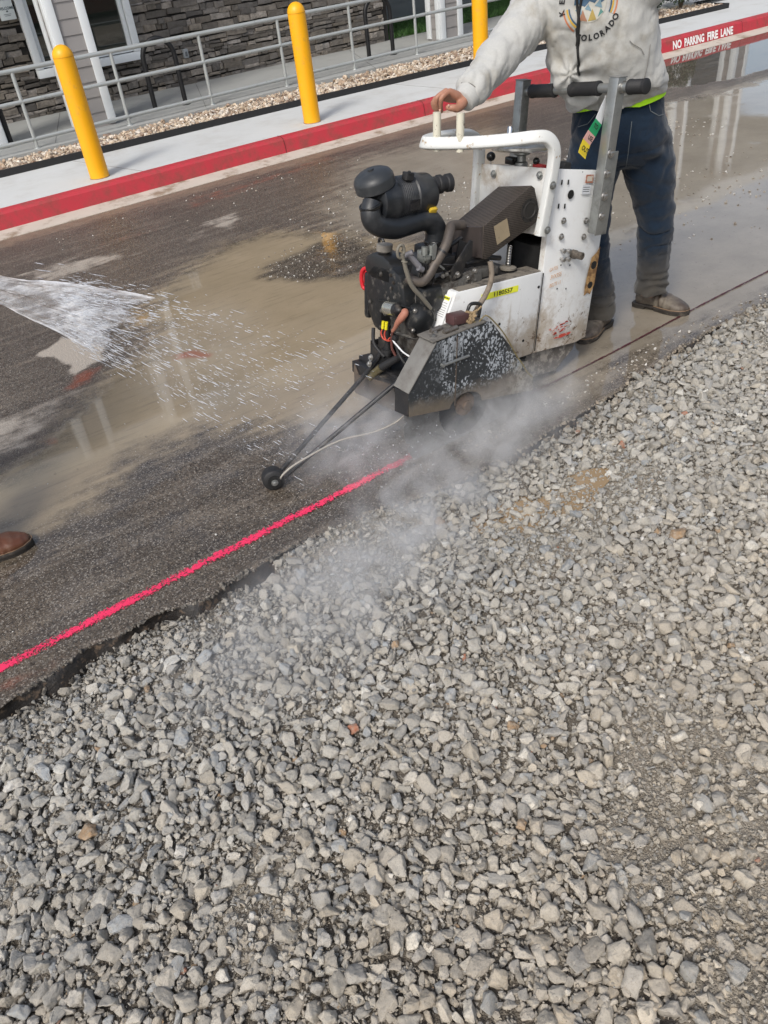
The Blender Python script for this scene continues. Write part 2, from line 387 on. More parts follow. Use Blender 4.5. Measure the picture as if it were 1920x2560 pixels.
paint_line('painted_line', -3, 1.58, .027, (.70, .030, .10), 3, 'bright pink sprayed layout line on the wet asphalt ahead of the saw blade', .80)
paint_line('cut_line', 1.9, 9, .008, (.055, .008, .012), 8, 'thin dark red line along the finished saw cut', .95)

# ------------------------------------------------------------------ ground, kerb, walks
g = MB(); S = 300
g.add([(-S, -S, -.16), (S, -S, -.16), (S, S, -.16), (-S, S, -.16)], [(0, 1, 2, 3)])
tag(g.build('ground', mat('dry_dirt', (.2, .17, .13), .9, var=.3, vs=1, bump=.5, bs=10), smooth=0), kind='structure')
def strip(name, prof, path_x, path_y, m, kind='structure', follow=1.0):
    """sweeps (dy, z) profile along a plan path"""
    v = []; n = len(prof)
    for x, y in zip(path_x, path_y):
        for dy, z in prof: v.append((x, y + dy, z))
    f = [(i * n + k, (i + 1) * n + k, (i + 1) * n + k + 1, i * n + k + 1) for i in range(len(path_x) - 1) for k in range(n - 1)]
    mb = MB().add(v, f); o = mb.build(name, m, smooth=25); tag(o, kind=kind); return o
concrete = mat('pale_concrete', (.56, .57, .56), .75, var=.08, vs=1.5, dirt=(.44, .43, .40), da=.25, ds=2.2, dd=.4, bump=.25, bs=150)
gutm = mat('gutter_concrete', (.52, .46, .39), .7, var=.15, vs=4, dirt=(.26, .19, .13), da=.35, ds=3, bump=.3, bs=90)
redm = mat('red_kerb_paint', (.46, .030, .045), .6, var=.08, vs=3, dirt=(.24, .06, .05), da=.36, ds=7, dd=.35, bump=.35, bs=200)
px = list(np.linspace(-5, 20, 101)); pc = [float(curb_y(x)) for x in px]
strip('gutter', [(-.215, -.05), (-.21, .003), (-.02, .018), (.0, .02)], px, pc, gutm)
strip('kerb', [(-.002, .012), (.012, .09), (.022, .128), (.042, .147), (.075, .153), (.125, .1535)], px, pc, redm)
BX = [-5, 1.45, 4.4, 7.1, 9.0, 9.99, 11.4]; BY = [8.5, 8.45, 8.39, 8.27, 8.08, 7.98, 7.90]
bY = lambda x: float(np.interp(x, BX, BY))
def walk():
    v = []; xs = np.linspace(-5, 20, 126)
    for x in xs: v += [(x, float(curb_y(x)) + .12, .1495), (x, (bY(x) + .04) if x < 11.42 else 14, .1495)]
    f = [(2 * i, 2 * i + 2, 2 * i + 3, 2 * i + 1) for i in range(len(xs) - 1)]
    o = MB().add(v, f).build('sidewalk', concrete, smooth=0); tag(o, kind='structure')
walk()
jm = mat('joint_grey', (.30, .29, .28), .9)  # darker grey for the joint strips
j = MB()
for (x0, y0, x1, y1) in ((2.42, 7.3, 2.14, 8.42), (6.0, 7.25, 5.9, 8.3), (8.9, 7.2, 8.95, 8.08), (12.6, 7.1, 12.7, 9)):
    j.bar((x0, y0, .1505), (x1, y1, .1505), .007, .002)
tag(j.build('sidewalk_joints', jm, smooth=0), kind='structure')
jr = MB()
for x in (3.78, 5.42, 7.6, 10.45):
    y = float(curb_y(x)); jr.add([(x + dx, y + dy, z) for dx in (-.004, .004) for dy, z in ((-.0035, .012), (.0085, .09), (.0185, .13), (.04, .1495), (.075, .156), (.125, .1565))], [(k, k + 1, k + 7, k + 6) for k in range(5)])
tag(jr.build('kerb_joints', mat('dark_joint', (.14, .02, .02), .8), smooth=0), kind='structure')
t_ = MB(); words = []
fx = Vector((10.26 - 9.15, -.035, 0)).normalized()
for s, x, w_ in (('NO', 9.23, .155), ('PARKING', 9.54, .36), ('FIRE', 9.875, .20), ('LANE', 10.145, .235)):
    tv, tf = text_polys(s, .118, .005); k_ = w_ / (max(a for a, b in tv) - min(a for a, b in tv)); ey_ = Vector((0, .16, 1)).normalized()
    q = MB().add([Vector((x, float(curb_y(x)) + .0022, .072)) + fx * a * k_ + ey_ * b for a, b in tv], tf); words.append((s, q))
kl = empty('kerb_lettering', (9.7, 7.02, .07), 'white stencilled words NO PARKING FIRE LANE on the red kerb', 'kerb lettering')
wsp = mat('white_stencil_paint', (.82, .8, .78), .6, bump=.2, bs=200, dirt=(.6, .2, .2), da=.15, ds=40)
for s, q in words: q.v = [(a - 9.7, b - 7.02, c - .07) for a, b, c in q.v]; q.build('word', wsp, kl, 0)
# black edging
edg = MB(); ex_ = np.linspace(-5, 11.42, 60)
for a, b in zip(ex_[:-1], ex_[1:]): edg.bar((a, bY(a) + .02, .178), (b, bY(b) + .02, .178), .028, .062)
edg.bar((11.43, 7.91, .178), (11.46, 8.46, .178), .028, .062)
tag(edg.build('garden_edging', mat('black_edging', (.013, .013, .014), .6, bump=.2), smooth=0), 'long black edging strip between the sidewalk and the river rock bed', 'edging')
SX = [-5, 1.55, 4.85, 7.8, 8.6, 11.4, 14]; SY = [8.7, 8.92, 9.10, 9.16, 9.0, 8.46, 8.3]
sY = lambda x: float(np.interp(x, SX, SY))
def slab():
    xs = np.linspace(-5, 11.4, 80); v = []
    for x in xs: v += [(x, sY(x), .12), (x, sY(x), .222), (x, 10.95, .222)]
    f = [(3 * i + k, 3 * i + 3 + k, 3 * i + 4 + k, 3 * i + 1 + k) for i in range(len(xs) - 1) for k in range(2)]
    tag(MB().add(v, f).build('walkway', mat('grey_walk', (.36, .365, .35), .75, var=.08, vs=1.2, dirt=(.28, .28, .265), da=.25, ds=1.8, dd=.4, bump=.2, bs=150), smooth=0), kind='structure')
slab()
jb = MB()
for x0, x1 in ((2.2, 2.8), (3.9, 4.6), (6.2, 7.0)): jb.bar((x0, 9.1, .2235), (x1, 10.9, .2235), .006, .002)
tag(jb.build('walkway_joints', mat('walk_joint', (.17, .17, .16), .9), smooth=0), kind='structure')

# ------------------------------------------------------------------ building
trim = mat('white_trim', (.74, .77, .78), .45, var=.04, dirt=(.6, .62, .62), da=.12, ds=6, dd=.3)
sidm = mat('grey_siding', (.27, .255, .245), .6, var=.06, vs=3, bump=.25, bs=60)
sidd = mat('shaded_siding', (.15, .165, .165), .6, var=.06, vs=3, bump=.25, bs=60)  # darker siding copy: the wing's shade is put into the colour
def stone_mat():
    m = bpy.data.materials.new('ledge_stone'); t = NT(m)
    c = t.attr('col', 'Color'); n1 = t.noise(18, 8, .7)
    cc = t.mix(t.ramp(n1, .3, .75), c, (.07, .06, .05), 'MIX'); cc = t.mix(.65, c, cc)
    cc = t.mix(t.ramp(t.noise(5, 5), .6, .8, 0, .35), cc, (.21, .19, .17))
    t.base(cc); t.rough(.8); t.bump(t.noise(28, 8, .75), .9, .012); return m
def stone_wall(name, x0, x1, z0, z1, y, holes, label):
    V = []; F = []; C = []; z = z0; rs = random.Random(5)
    while z < z1:
        h = rs.choice([.03, .038, .045, .052, .06, .075])
        x = x0 - rs.random() * .1
        while x < x1:
            w_ = rs.choice([.07, .1, .13, .17, .21, .26]) * rs.uniform(.8, 1.25); hh = h
            if x + w_ > x1: w_ = x1 - x + .005
            cx, cz = x + w_ / 2, z + h / 2
            skip = any(a - .0 < cx < b and c_ < cz < d_ for a, b, c_, d_ in holes)
            if not skip:
                dpt = rs.uniform(.012, .05); g_ = .0022; wob = lambda: rs.uniform(-.006, .006)
                zt = z + h - g_ + .010 * math.sin(cx * 6 + z * 31); zb = z + g_ + .010 * math.sin(cx * 6 + z * 31)
                q = [(x + g_ + wob(), zb + wob()), (x + w_ / 2 + wob() * 2, zb + wob()), (x + w_ - g_ + wob(), zb + wob()), (x + w_ - g_ + wob(), zt + wob()), (x + w_ / 2 + wob() * 2, zt + wob()), (x + g_ + wob(), zt + wob())]
                o = len(V); n = 6; m_ = .005
                ccx = sum(a for a, b in q) / 6; ccz = sum(b for a, b in q) / 6
                for a, b in q: V.append((a, y + .01, b))
                for a, b in q: V.append((a, y - dpt + .007 + rs.uniform(-.004, .004), b))
                for a, b in q:
                    fx_ = 1 - m_ * 2 / max(w_, .04); fz_ = 1 - m_ * 2 / h
                    V.append((ccx + (a - ccx) * fx_, y - dpt + rs.uniform(-.007, .005), ccz + (b - ccz) * fz_))
                V.append((ccx, y - dpt - rs.uniform(0, .006), ccz))
                for k in range(6):
                    k2 = (k + 1) % 6
                    F.append((o + k, o + k2, o + 6 + k2)); F.append((o + k, o + 6 + k2, o + 6 + k)); F.append((o + 6 + k, o + 6 + k2, o + 12 + k2)); F.append((o + 6 + k, o + 12 + k2, o + 12 + k)); F.append((o + 12 + k, o + 12 + k2, o + 18))
                v_ = rs.choice([.11, .14, .17, .20, .25, .32, .13]) * rs.uniform(.8, 1.2); tn = rs.uniform(0, 1)
                C += [(v_ * (1.08 + .08 * tn), v_, v_ * (.93 - .12 * tn))] * 19
            x += w_
        z += h
    return np.array(V), np.array(F), np.array(C)
bld = empty('building', (5, 10.95, .2), 'grey building with dark ledge stone facade, white window trim and siding', 'building')
def wchild(name, mb, m, parent, smooth=0):
    L_ = Vector((0, 0, 0)); p = parent
    while p is not None: L_ += p.location; p = p.parent
    o = mb.build(name, m, None, smooth); o.data.transform(Matrix.Translation(-L_)); o.parent = parent; return o
V, F, C = stone_wall('stone', 0, 7.66, .2, 3.1, 10.95, [(2.70, 3.96, .62, 2.4)], '')
V = V - np.array([5, 10.95, .2])
sw = np_mesh('stone_wall', V, F, stone_mat(), {'col': C}, False, bld); sw.location = (0, 0, 0)
b_ = MB(); b_.box((3.8, 13, 1.65), (7.9, 4.1, 3.3)) ; wchild('wall', b_, mat('mortar_dark', (.02, .018, .016), .9), bld)
b_ = MB(); b_.box((5.4, 12.4, 3.45), (14, 5.6, .3)); wchild('roof', b_, trim, bld)
wn = MB()
X0, X1, Z0, Z1 = 2.685, 3.972, .605, 2.3
for a, b in (((X0, Z0), (X1, Z0 + .085)),): wn.box(((X0 + X1) / 2, 10.885, Z0 + .042), (X1 - X0, .09, .085), bev=.003)
wn.box((X0 + .04, 10.883, (Z0 + Z1) / 2 + .043), (.08, .088, Z1 - Z0 - .09), bev=.003); wn.box((X1 - .04, 10.883, (Z0 + Z1) / 2 + .043), (.08, .088, Z1 - Z0 - .09), bev=.003)
wf = wchild('window', wn, trim, bld, 30)
ws = MB()
ws.box(((X0 + X1) / 2, 10.9, Z0 + .125), (X1 - X0 - .17, .05, .06), bev=.004); ws.box((X0 + .108, 10.905, 1.5), (.045, .05, 1.6), bev=.004); ws.box((X1 - .108, 10.905, 1.5), (.045, .05, 1.6), bev=.004); ws.box((3.28, 10.905, 1.5), (.06, .05, 1.6), bev=.004)
wchild('sash', ws, trim, wf, 30)
gm = bpy.data.materials.new('window_glass'); t = NT(gm); t.base((.02, .024, .02)); t.rough(.02); t.b.inputs['IOR'].default_value = 2.1
wp = MB(); wp.box(((X0 + X1) / 2, 10.925, 1.5), (X1 - X0 - .1, .01, 1.7)); wchild('pane', wp, gm, wf)
def column(name, x, y, w_, dp, label, h=3.2):
    c = empty(name, (x, y, .222), label, 'porch column', 'siding columns of the porch')
    s = MB(); n = int(h / .1425)
    for k in range(n):
        z = .0 + k * .1425
        s.add([(dx, dy, z + zz) for zz, e in ((0, .012), (.1425, .002)) for dx, dy in ((.02 - e, .02 - e), (w_ - .02 + e, .02 - e), (w_ - .02 + e, dp - .02 + e), (.02 - e, dp - .02 + e))], [(0, 1, 5, 4), (1, 2, 6, 5), (2, 3, 7, 6), (3, 0, 4, 7), (0, 3, 2, 1)])
    s.build('siding', sidm, c, 0)
    q = MB()
    for dx in (0, w_ - .085):
        q.box((dx + .0425, 0, h / 2 + .02), (.085, .022, h), bev=.002); q.box((dx + .0425, dp, h / 2 + .02), (.085, .022, h), bev=.002)
    for dy in (.055, dp - .055):
        q.box((0, dy, h / 2 + .02), (.022, .085, h), bev=.002); q.box((w_, dy, h / 2 + .02), (.022, .085, h), bev=.002)
    q.build('corner_trim', trim, c, 30); return c
c1 = column('porch_column', 2.57, 9.362, .39, .31, 'grey siding column with white corner trim behind the left yellow bollard')
dup(c1, (7.88, 9.89, .222), 'grey siding column with white corner trim beside the third bollard and lawn', 'siding columns of the porch')
dup(c1, (1.42, 9.40, .222), 'grey siding column whose white foot shows at the left picture edge', 'siding columns of the porch')
for i, x in enumerate((13.1, 14.7)): dup(c1, (x, 9.9, .15), 'far siding column seen only as a reflection in the puddle', 'siding columns of the porch')
w2 = MB()
for k in range(22):
    z = .2 + k * .15; w2.add([(x, 12.62 - e, z + zz) for zz, e in ((0, .012), (.15, 0)) for x in (7.66, 19)], [(0, 1, 3, 2)])
    w2.add([(7.66 + e, y, z + zz) for zz, e in ((0, .012), (.15, 0)) for y in (10.97, 12.62)], [(0, 1, 3, 2)])
wing = wchild('siding_wall', w2, sidd, bld)
w3 = MB(); w3.box((16, 11.5, 3.4), (8, 3.5, .3)); wchild('porch_roof', w3, trim, bld)
ob = MB(); ob.box((4.548, 10.885, .568), (.062, .045, .10), bev=.004); oo = ob.build('outlet_box', mat('outlet_grey', (.30, .32, .33), .5), loc=(4.548, 10.885, .568)); tag(oo, 'small grey electrical outlet box on the stone wall right of the first bike rack', 'outlet box')
MB().box((0, -.025, -.005), (.03, .006, .05), bev=.002).build('cover', mat('outlet_dark', (.10, .11, .12), .4), oo)
sg = empty('wall_sign', (2.57, 10.87, 1.42), 'white notice sign with rounded corners reading WELCOME on the stone wall', 'sign')
MB().box((0, 0, 0), (.17, .012, .42), bev=.005).build('board', mat('sign_white', (.70, .75, .74), .4), sg, 30)
q = MB(); lettering(q, 'WELCOME', .036, (0, -.0075, -.10), (1, 0, 0), (0, 0, 1), .001)
for k, ww in enumerate((.08, .06)): q.box((0, -.0072, -.155 - k * .014), (ww, .0015, .004))
q.box((.005, -.0072, -.128), (.02, .0015, .014)); q.box((0, -.0072, -.02), (.07, .0015, .004)); q.box((0, -.0072, 0), (.03, .0015, .012))
q.build('sign_print', mat('sign_ink', (.10, .13, .14), .6), sg, 0)

# grass behind
def grass(name, x0, x1, y0, y1, z, n, label):
    rs = np.random.RandomState(3); x = rs.uniform(x0, x1, n); y = rs.uniform(y0, y1, n); h = rs.uniform(.04, .10, n); a = rs.uniform(0, 6.3, n); lx = rs.normal(0, .03, n); ly = rs.normal(0, .03, n); wv = .006
    V = np.zeros((n, 3, 3)); V[:, 0] = np.stack([x - wv * np.cos(a), y - wv * np.sin(a), z + 0 * x], 1); V[:, 1] = np.stack([x + wv * np.cos(a), y + wv * np.sin(a), z + 0 * x], 1); V[:, 2] = np.stack([x + lx, y + ly, z + h], 1)
    v = rs.uniform(.5, 1.3, n); C = np.repeat(np.stack([.05 * v, .13 * v, .025 * v], 1), 3, 0)
    m = bpy.data.materials.get('grass_blades')
    if not m:
        m = bpy.data.materials.new('grass_blades'); t = NT(m); t.base(t.attr('col', 'Color')); t.rough(.6)
    o = np_mesh(name, V.reshape(-1, 3), np.arange(n * 3).reshape(-1, 3), m, {'col': C}, False); tag(o, label, kind='stuff', cat='grass'); return o
lw = MB(); lw.add([(7.7, 10.97, .224), (19, 10.97, .224), (19, 12.62, .224), (7.7, 12.62, .224)], [(0, 1, 2, 3)]); tag(lw.build('lawn', mat('lawn_soil', (.05, .085, .03), .9, var=.4, vs=20), smooth=0), kind='structure')
grass('grass', 7.68, 14, 11.0, 12.6, .22, 26000, 'short green lawn between the walkway and the grey siding wing')
pv = MB(); pv.add([(11.4, 8.45, .222), (20, 8.3, .222), (20, 10.97, .222), (8, 10.97, .222), (8, 10.94, .222), (11.4, 10.94, .222)], [(0, 1, 2, 3, 4, 5)]); tag(pv.build('entry_path', concrete, smooth=0), kind='structure')

# ------------------------------------------------------------------ bollards, railing, racks
yel = mat('yellow_sleeve', (.84, .40, .003), .42, var=.04, vs=3, dirt=(.60, .31, .04), da=.2, ds=9, dd=.2)
def bollard(loc, label):
    b = empty('bollard', loc, label, 'bollard', 'yellow bollards along the kerb'); r = .0825
    prof = [(r, 0), (r, .93)] + [(r * math.cos(a), .93 + .085 * math.sin(a)) for a in np.linspace(.12, math.pi / 2, 10)]
    MB().lathe(prof, seg=48).build('sleeve', yel, b, 50)
    MB().lathe([(r + .004, -.001), (r + .004, .004), (r, .005)], seg=48).build('base_ring', mat('rusty_grout', (.25, .16, .1), .8), b, 50)
    MB().lathe([(r + .0012, .925), (r + .0012, .931)], seg=48).build('cap_seam', mat('yellow_seam', (.62, .29, .003), .5), b, 50)
    return b
bo = bollard((2.09, 7.50, .15), 'yellow bollard in front of the window and grey column')
dup(bo, (4.30, 7.51, .15), 'yellow bollard in front of the dark stone wall')
dup(bo, (6.53, 7.52, .15), 'yellow bollard partly hidden behind the raised sleeve of the worker')
PXs = [-1.05, -.03, .98, 2.0, 3.01, 4.02, 5.03, 6.04, 7.05, 8.06, 9.1]; pY = lambda x: float(np.interp(x, [-1, 2, 3, 4, 5, 6, 7, 10], [8.86, 9.04, 9.11, 9.18, 9.25, 9.31, 9.36, 9.45]))
rm = mat('grey_rail_paint', (.42, .44, .43), .38, metal=.3, var=.08, vs=8, dirt=(.25, .26, .25), da=.2, ds=10)
rl = empty('handrail', (4, 9.1, .222), 'long grey three-rail pipe railing along the raised walkway', 'railing')
for z, r in ((.905, .021), (.64, .019), (.305, .019)):
    q = MB(); q.tube([(x, pY(x), z) for x in PXs], r, 14); wchild('rail', q, rm, rl, 60)
for x in PXs:
    q = MB(); q.tube([(x, pY(x), .222), (x, pY(x), .905)], .018, 12); q.lathe([(.035, .2225), (.033, .228)], (x, pY(x), 0), seg=16); wchild('post', q, rm, rl, 60)
def rack(pts, label):
    (xa, ya), (xb, yb) = pts; A = Vector((xa, ya, .222)); B = Vector((xb, yb, .222)); L_ = (B - A).length / 2; c = (A + B) / 2; ux = (B - A).normalized()
    r = empty('bike_rack', c, label, 'bike rack', 'black hoop bike racks on the walkway')
    p = [ux * -L_, ux * -L_ + Vector((0, 0, .49))] + [ux * (-L_ * math.cos(a)) + Vector((0, 0, .49 + .19 * math.sin(a))) for a in np.linspace(.25, math.pi - .25, 12)] + [ux * L_ + Vector((0, 0, .49)), ux * L_]
    blk = mat('black_powder_coat', (.006, .006, .007), .5, var=.2)
    MB().tube(p, .027, 14).build('hoop', blk, r, 60)
    for s in (-1, 1): MB().lathe([(.05, .001), (.05, .008), (.03, .01)], ux * L_ * s, seg=16).build('foot_plate', blk, r, 40)
    return r
rack([(3.51, 9.60), (3.86, 9.55)], 'black hoop bike rack between the first two bollards, below the outlet box')
rack([(6.56, 9.74), (6.93, 9.72)], 'black hoop bike rack near the right end of the stone wall')
rack([(1.86, 9.49), (1.52, 9.52)], 'black hoop bike rack cut off by the left picture edge')

ob_ = empty('building', (10, -12, 0), 'cream building with a brick base across the lot, seen mirrored in the window', 'building')
q = MB(); q.box((0, 0, 2.2), (22, 5, 3.4)); q.build('wall', mat('cream_stucco', (.55, .46, .28), .8, bump=.3), ob_, 0)
q = MB(); q.box((0, .03, .25), (22.05, 5.05, .5)); q.build('brick_base', mat('brick_base', (.22, .07, .045), .8, var=.3, vs=4, bump=.4), ob_, 0)
q = MB(); q.box((0, 0, 4.05), (23, 6, .3), bev=.02); q.build('roof', trim, ob_, 0)
for k in range(-3, 4):
    q = MB(); q.box((k * 3, 2.53, 2.0), (1.3, .08, 1.4), bev=.01); w_ = q.build('window', gm, ob_, 0)

# ------------------------------------------------------------------ gravel
def fines_f(x, y):
    """0..1: where dust and chips fill the gaps (lower right, and a band by the left road edge)"""
    a = np.clip((x - .42 - (y - .15) * .62) / .35, 0, 1) * np.clip((1.25 - y) / .5, 0, 1); ed = np.interp(x, EX, EY) - y
    b = np.clip(1 - ed / .28, 0, 1) * np.clip((.85 - x) / .3, 0, 1)
    n_ = fbm2(x, y, 1.9, 41, 4)
    return np.clip((n_ - .555 + .22 * a + .24 * b) / .12, 0, 1)
def gz(x, y):
    x = np.asarray(x, float); y = np.asarray(y, float)
    z = -.062 + (fbm2(x, y, 1.1, 21, 3) - .5) * .06 + (fbm2(x, y, 5, 22, 3) - .5) * .034
    dp = np.exp(-(((x - 1.66) / .30) ** 2 + ((y - 1.70 - (x - 1.66) * -.15) / .13) ** 2))
    dp2 = np.exp(-(((x - 1.35) / .30) ** 2 + ((y - 1.86) / .07) ** 2))
    z = z - .016 * np.maximum(dp, dp2)
    d_ = np.interp(x, EX, EY) - y
    return z + np.where(x > .75, .034, -.010) * np.exp(-(np.clip(d_, 0, 9) / .10) ** 2) + .008 * fines_f(x, y) + .02 * np.clip((.9 - y), 0, 1.5)
def gravel_bed():
    xs = np.linspace(-2.5, 8, 520); vv = np.linspace(0, 1, 300)
    yt = np.interp(xs, EX, EY) + .06; X = np.repeat(xs[:, None], 300, 1); Y = -1.5 + (yt[:, None] + 1.5) * vv[None]
    Z = gz(X, Y) + (fbm2(X, Y, 22, 30, 3) - .5) * .012
    V = np.stack([X, Y, Z], 2).reshape(-1, 3); i, j = np.meshgrid(np.arange(519), np.arange(299), indexing='ij'); a = (i * 300 + j).ravel()
    m = bpy.data.materials.new('fines_and_gap_shade'); t = NT(m)
    vc = t.vor(260, 'Color'); sp = t.n('ShaderNodeSeparateColor'); t.l(vc, sp.inputs[0])
    c = t.mix(sp.outputs[0], (.17, .145, .11), (.42, .37, .30)); c = t.mix(t.ramp(t.noise(5, 6, .7), .35, .7), c, (.32, .28, .225)); c = t.mix(t.ramp(t.attr('fines'), 0, .6, .6, 0), c, (.085, .07, .054))  # away from the fines, shade between stones is put into the colour
    c = t.mix(t.ramp(t.noise(1.2, 4), .55, .75, 0, .4), c, (.11, .07, .05))
    t.base(c); t.rough(.92); h = t.math('ADD', t.math('MULTIPLY', t.vor(260), -1.), t.math('MULTIPLY', t.noise(90, 8, .75), 1.5)); t.bump(h, .9, .006)
    o = np_mesh('gravel_bed', V, np.stack([a, a + 300, a + 301, a + 1], 1), m, {'fines': fines_f(V[:, 0], V[:, 1])}); tag(o, kind='structure')
gravel_bed()
def stone_shapes(n, pts, bev, seed, flat=(1, .78, .56), rounded=0., fine_=0):
    rs = random.Random(seed); out = []
    for k in range(n):
        bm = bmesh.new()
        for i in range(pts):
            v = Vector((rs.gauss(0, 1), rs.gauss(0, 1), rs.gauss(0, 1))); mx = max(abs(c) for c in v)
            v = v.normalized() * (1 - rounded * 0) if rounded else (v.normalized() * .55 + v / mx * .42)
            v *= rs.uniform(.8, 1.08); bm.verts.new((v.x * flat[0], v.y * flat[1] * rs.uniform(.9, 1.1), v.z * flat[2]))
        r = bmesh.ops.convex_hull(bm, input=bm.verts[:])
        bmesh.ops.delete(bm, geom=[g for g in r['geom_interior'] if isinstance(g, bmesh.types.BMVert)], context='VERTS')
        bmesh.ops.dissolve_limit(bm, angle_limit=R(14), verts=bm.verts[:], edges=bm.edges[:])
        if bev: bmesh.ops.bevel(bm, geom=bm.edges[:], offset=bev, segments=1, affect='EDGES', clamp_overlap=True)
        bmesh.ops.triangulate(bm, faces=bm.faces[:])
        if fine_:
            for _ in range(fine_): bmesh.ops.subdivide_edges(bm, edges=[e for e in bm.edges if e.calc_length() > .22], cuts=1); bmesh.ops.triangulate(bm, faces=bm.faces[:])
            bm.normal_update()
            for v in bm.verts:
                p = v.co * 2.6 + Vector((k * 9.1, 0, 0)); v.co += v.normal * (noise.noise(p) * .085 + noise.noise(p * 3.1) * .045 - .05 * math.exp(-(noise.noise(p * .9) / .05) ** 2))
        bm.verts.index_update()
        out.append((np.array([v.co[:] for v in bm.verts]), np.array([[v.index for v in f.verts] for f in bm.faces]))); bm.free()
    return out
def scatter(shapes, pos, size, rs, tilt=.5):
    """arrays of positions (n,3) and sizes (n,) -> merged mesh arrays and per-vertex stone ids"""
    VV, FF, ID = [], [], []; off = 0; n = len(pos); pick = rs.randint(0, len(shapes), n)
    for k, (v, f) in enumerate(shapes):
        idx = np.where(pick == k)[0]
        if not len(idx): continue
        yaw = rs.uniform(0, 2 * np.pi, len(idx)); ta = rs.normal(0, tilt, len(idx)); tb = rs.normal(0, tilt, len(idx))
        cy, sy, ca, sa, cb, sb = np.cos(yaw), np.sin(yaw), np.cos(ta), np.sin(ta), np.cos(tb), np.sin(tb)
        O_ = np.zeros_like(yaw); I_ = O_ + 1
        Rz = np.array([[cy, -sy, O_], [sy, cy, O_], [O_, O_, I_]]).transpose(2, 0, 1)
        Rx = np.array([[I_, O_, O_], [O_, ca, -sa], [O_, sa, ca]]).transpose(2, 0, 1); Ry = np.array([[cb, O_, sb], [O_, I_, O_], [-sb, O_, cb]]).transpose(2, 0, 1)
        M = Rz @ Rx @ Ry; sc = size[idx][:, None] * rs.uniform(.70, 1.32, (len(idx), 3))
        P = np.einsum('nij,nvj->nvi', M, v[None] * sc[:, None, :]) + pos[idx][:, None, :]
        VV.append(P.reshape(-1, 3)); ff = f[None] + (np.arange(len(idx)) * len(v))[:, None, None] + off
        FF.append(ff.reshape(-1, 3)); ID.append(np.repeat(idx, len(v))); off += len(idx) * len(v)
    return np.concatenate(VV), np.concatenate(FF), np.concatenate(ID)
def gcolor(n, rs, x, y):
    """crushed limestone: warm tan-grey foreground, bluer grey further back"""
    pal = np.array([(.33, .31, .275), (.29, .268, .235), (.26, .243, .217), (.37, .345, .305), (.225, .22, .21), (.32, .285, .235), (.28, .27, .255), (.255, .262, .265), (.45, .43, .39), (.30, .275, .24)])
    c = pal[rs.choice(len(pal), n, p=[.18, .16, .11, .12, .06, .13, .1, .06, .03, .05])] * rs.uniform(.78, 1.12, (n, 1))
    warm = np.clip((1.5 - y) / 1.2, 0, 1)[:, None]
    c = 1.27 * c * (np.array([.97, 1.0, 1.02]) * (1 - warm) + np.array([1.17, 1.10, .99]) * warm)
    r_ = rs.rand(n); c[r_ < .0012] = (.34, .13, .07); c[(r_ > .004) & (r_ < .008)] = (.34, .22, .12); c[r_ > .995] = (.58, .56, .52)
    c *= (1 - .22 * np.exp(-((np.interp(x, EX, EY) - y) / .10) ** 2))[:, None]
    return c
def stone_material(name, rough=.85):
    m = bpy.data.materials.new(name); t = NT(m); c = t.attr('col', 'Color')
    n1 = t.noise(70, 6, .7); c2 = t.mix(t.ramp(n1, .35, .7), c, t.mix(.6, c, (.40, .36, .30))); c2 = t.mix(t.ramp(t.noise(240, 4, .7), .50, .75, 0, .6), c2, (.15, .13, .10))
    t.base(c2); t.rough(rough); t.bump(t.noise(110, 8, .8), .9, .004); return m
GM = stone_material('crushed_stone')
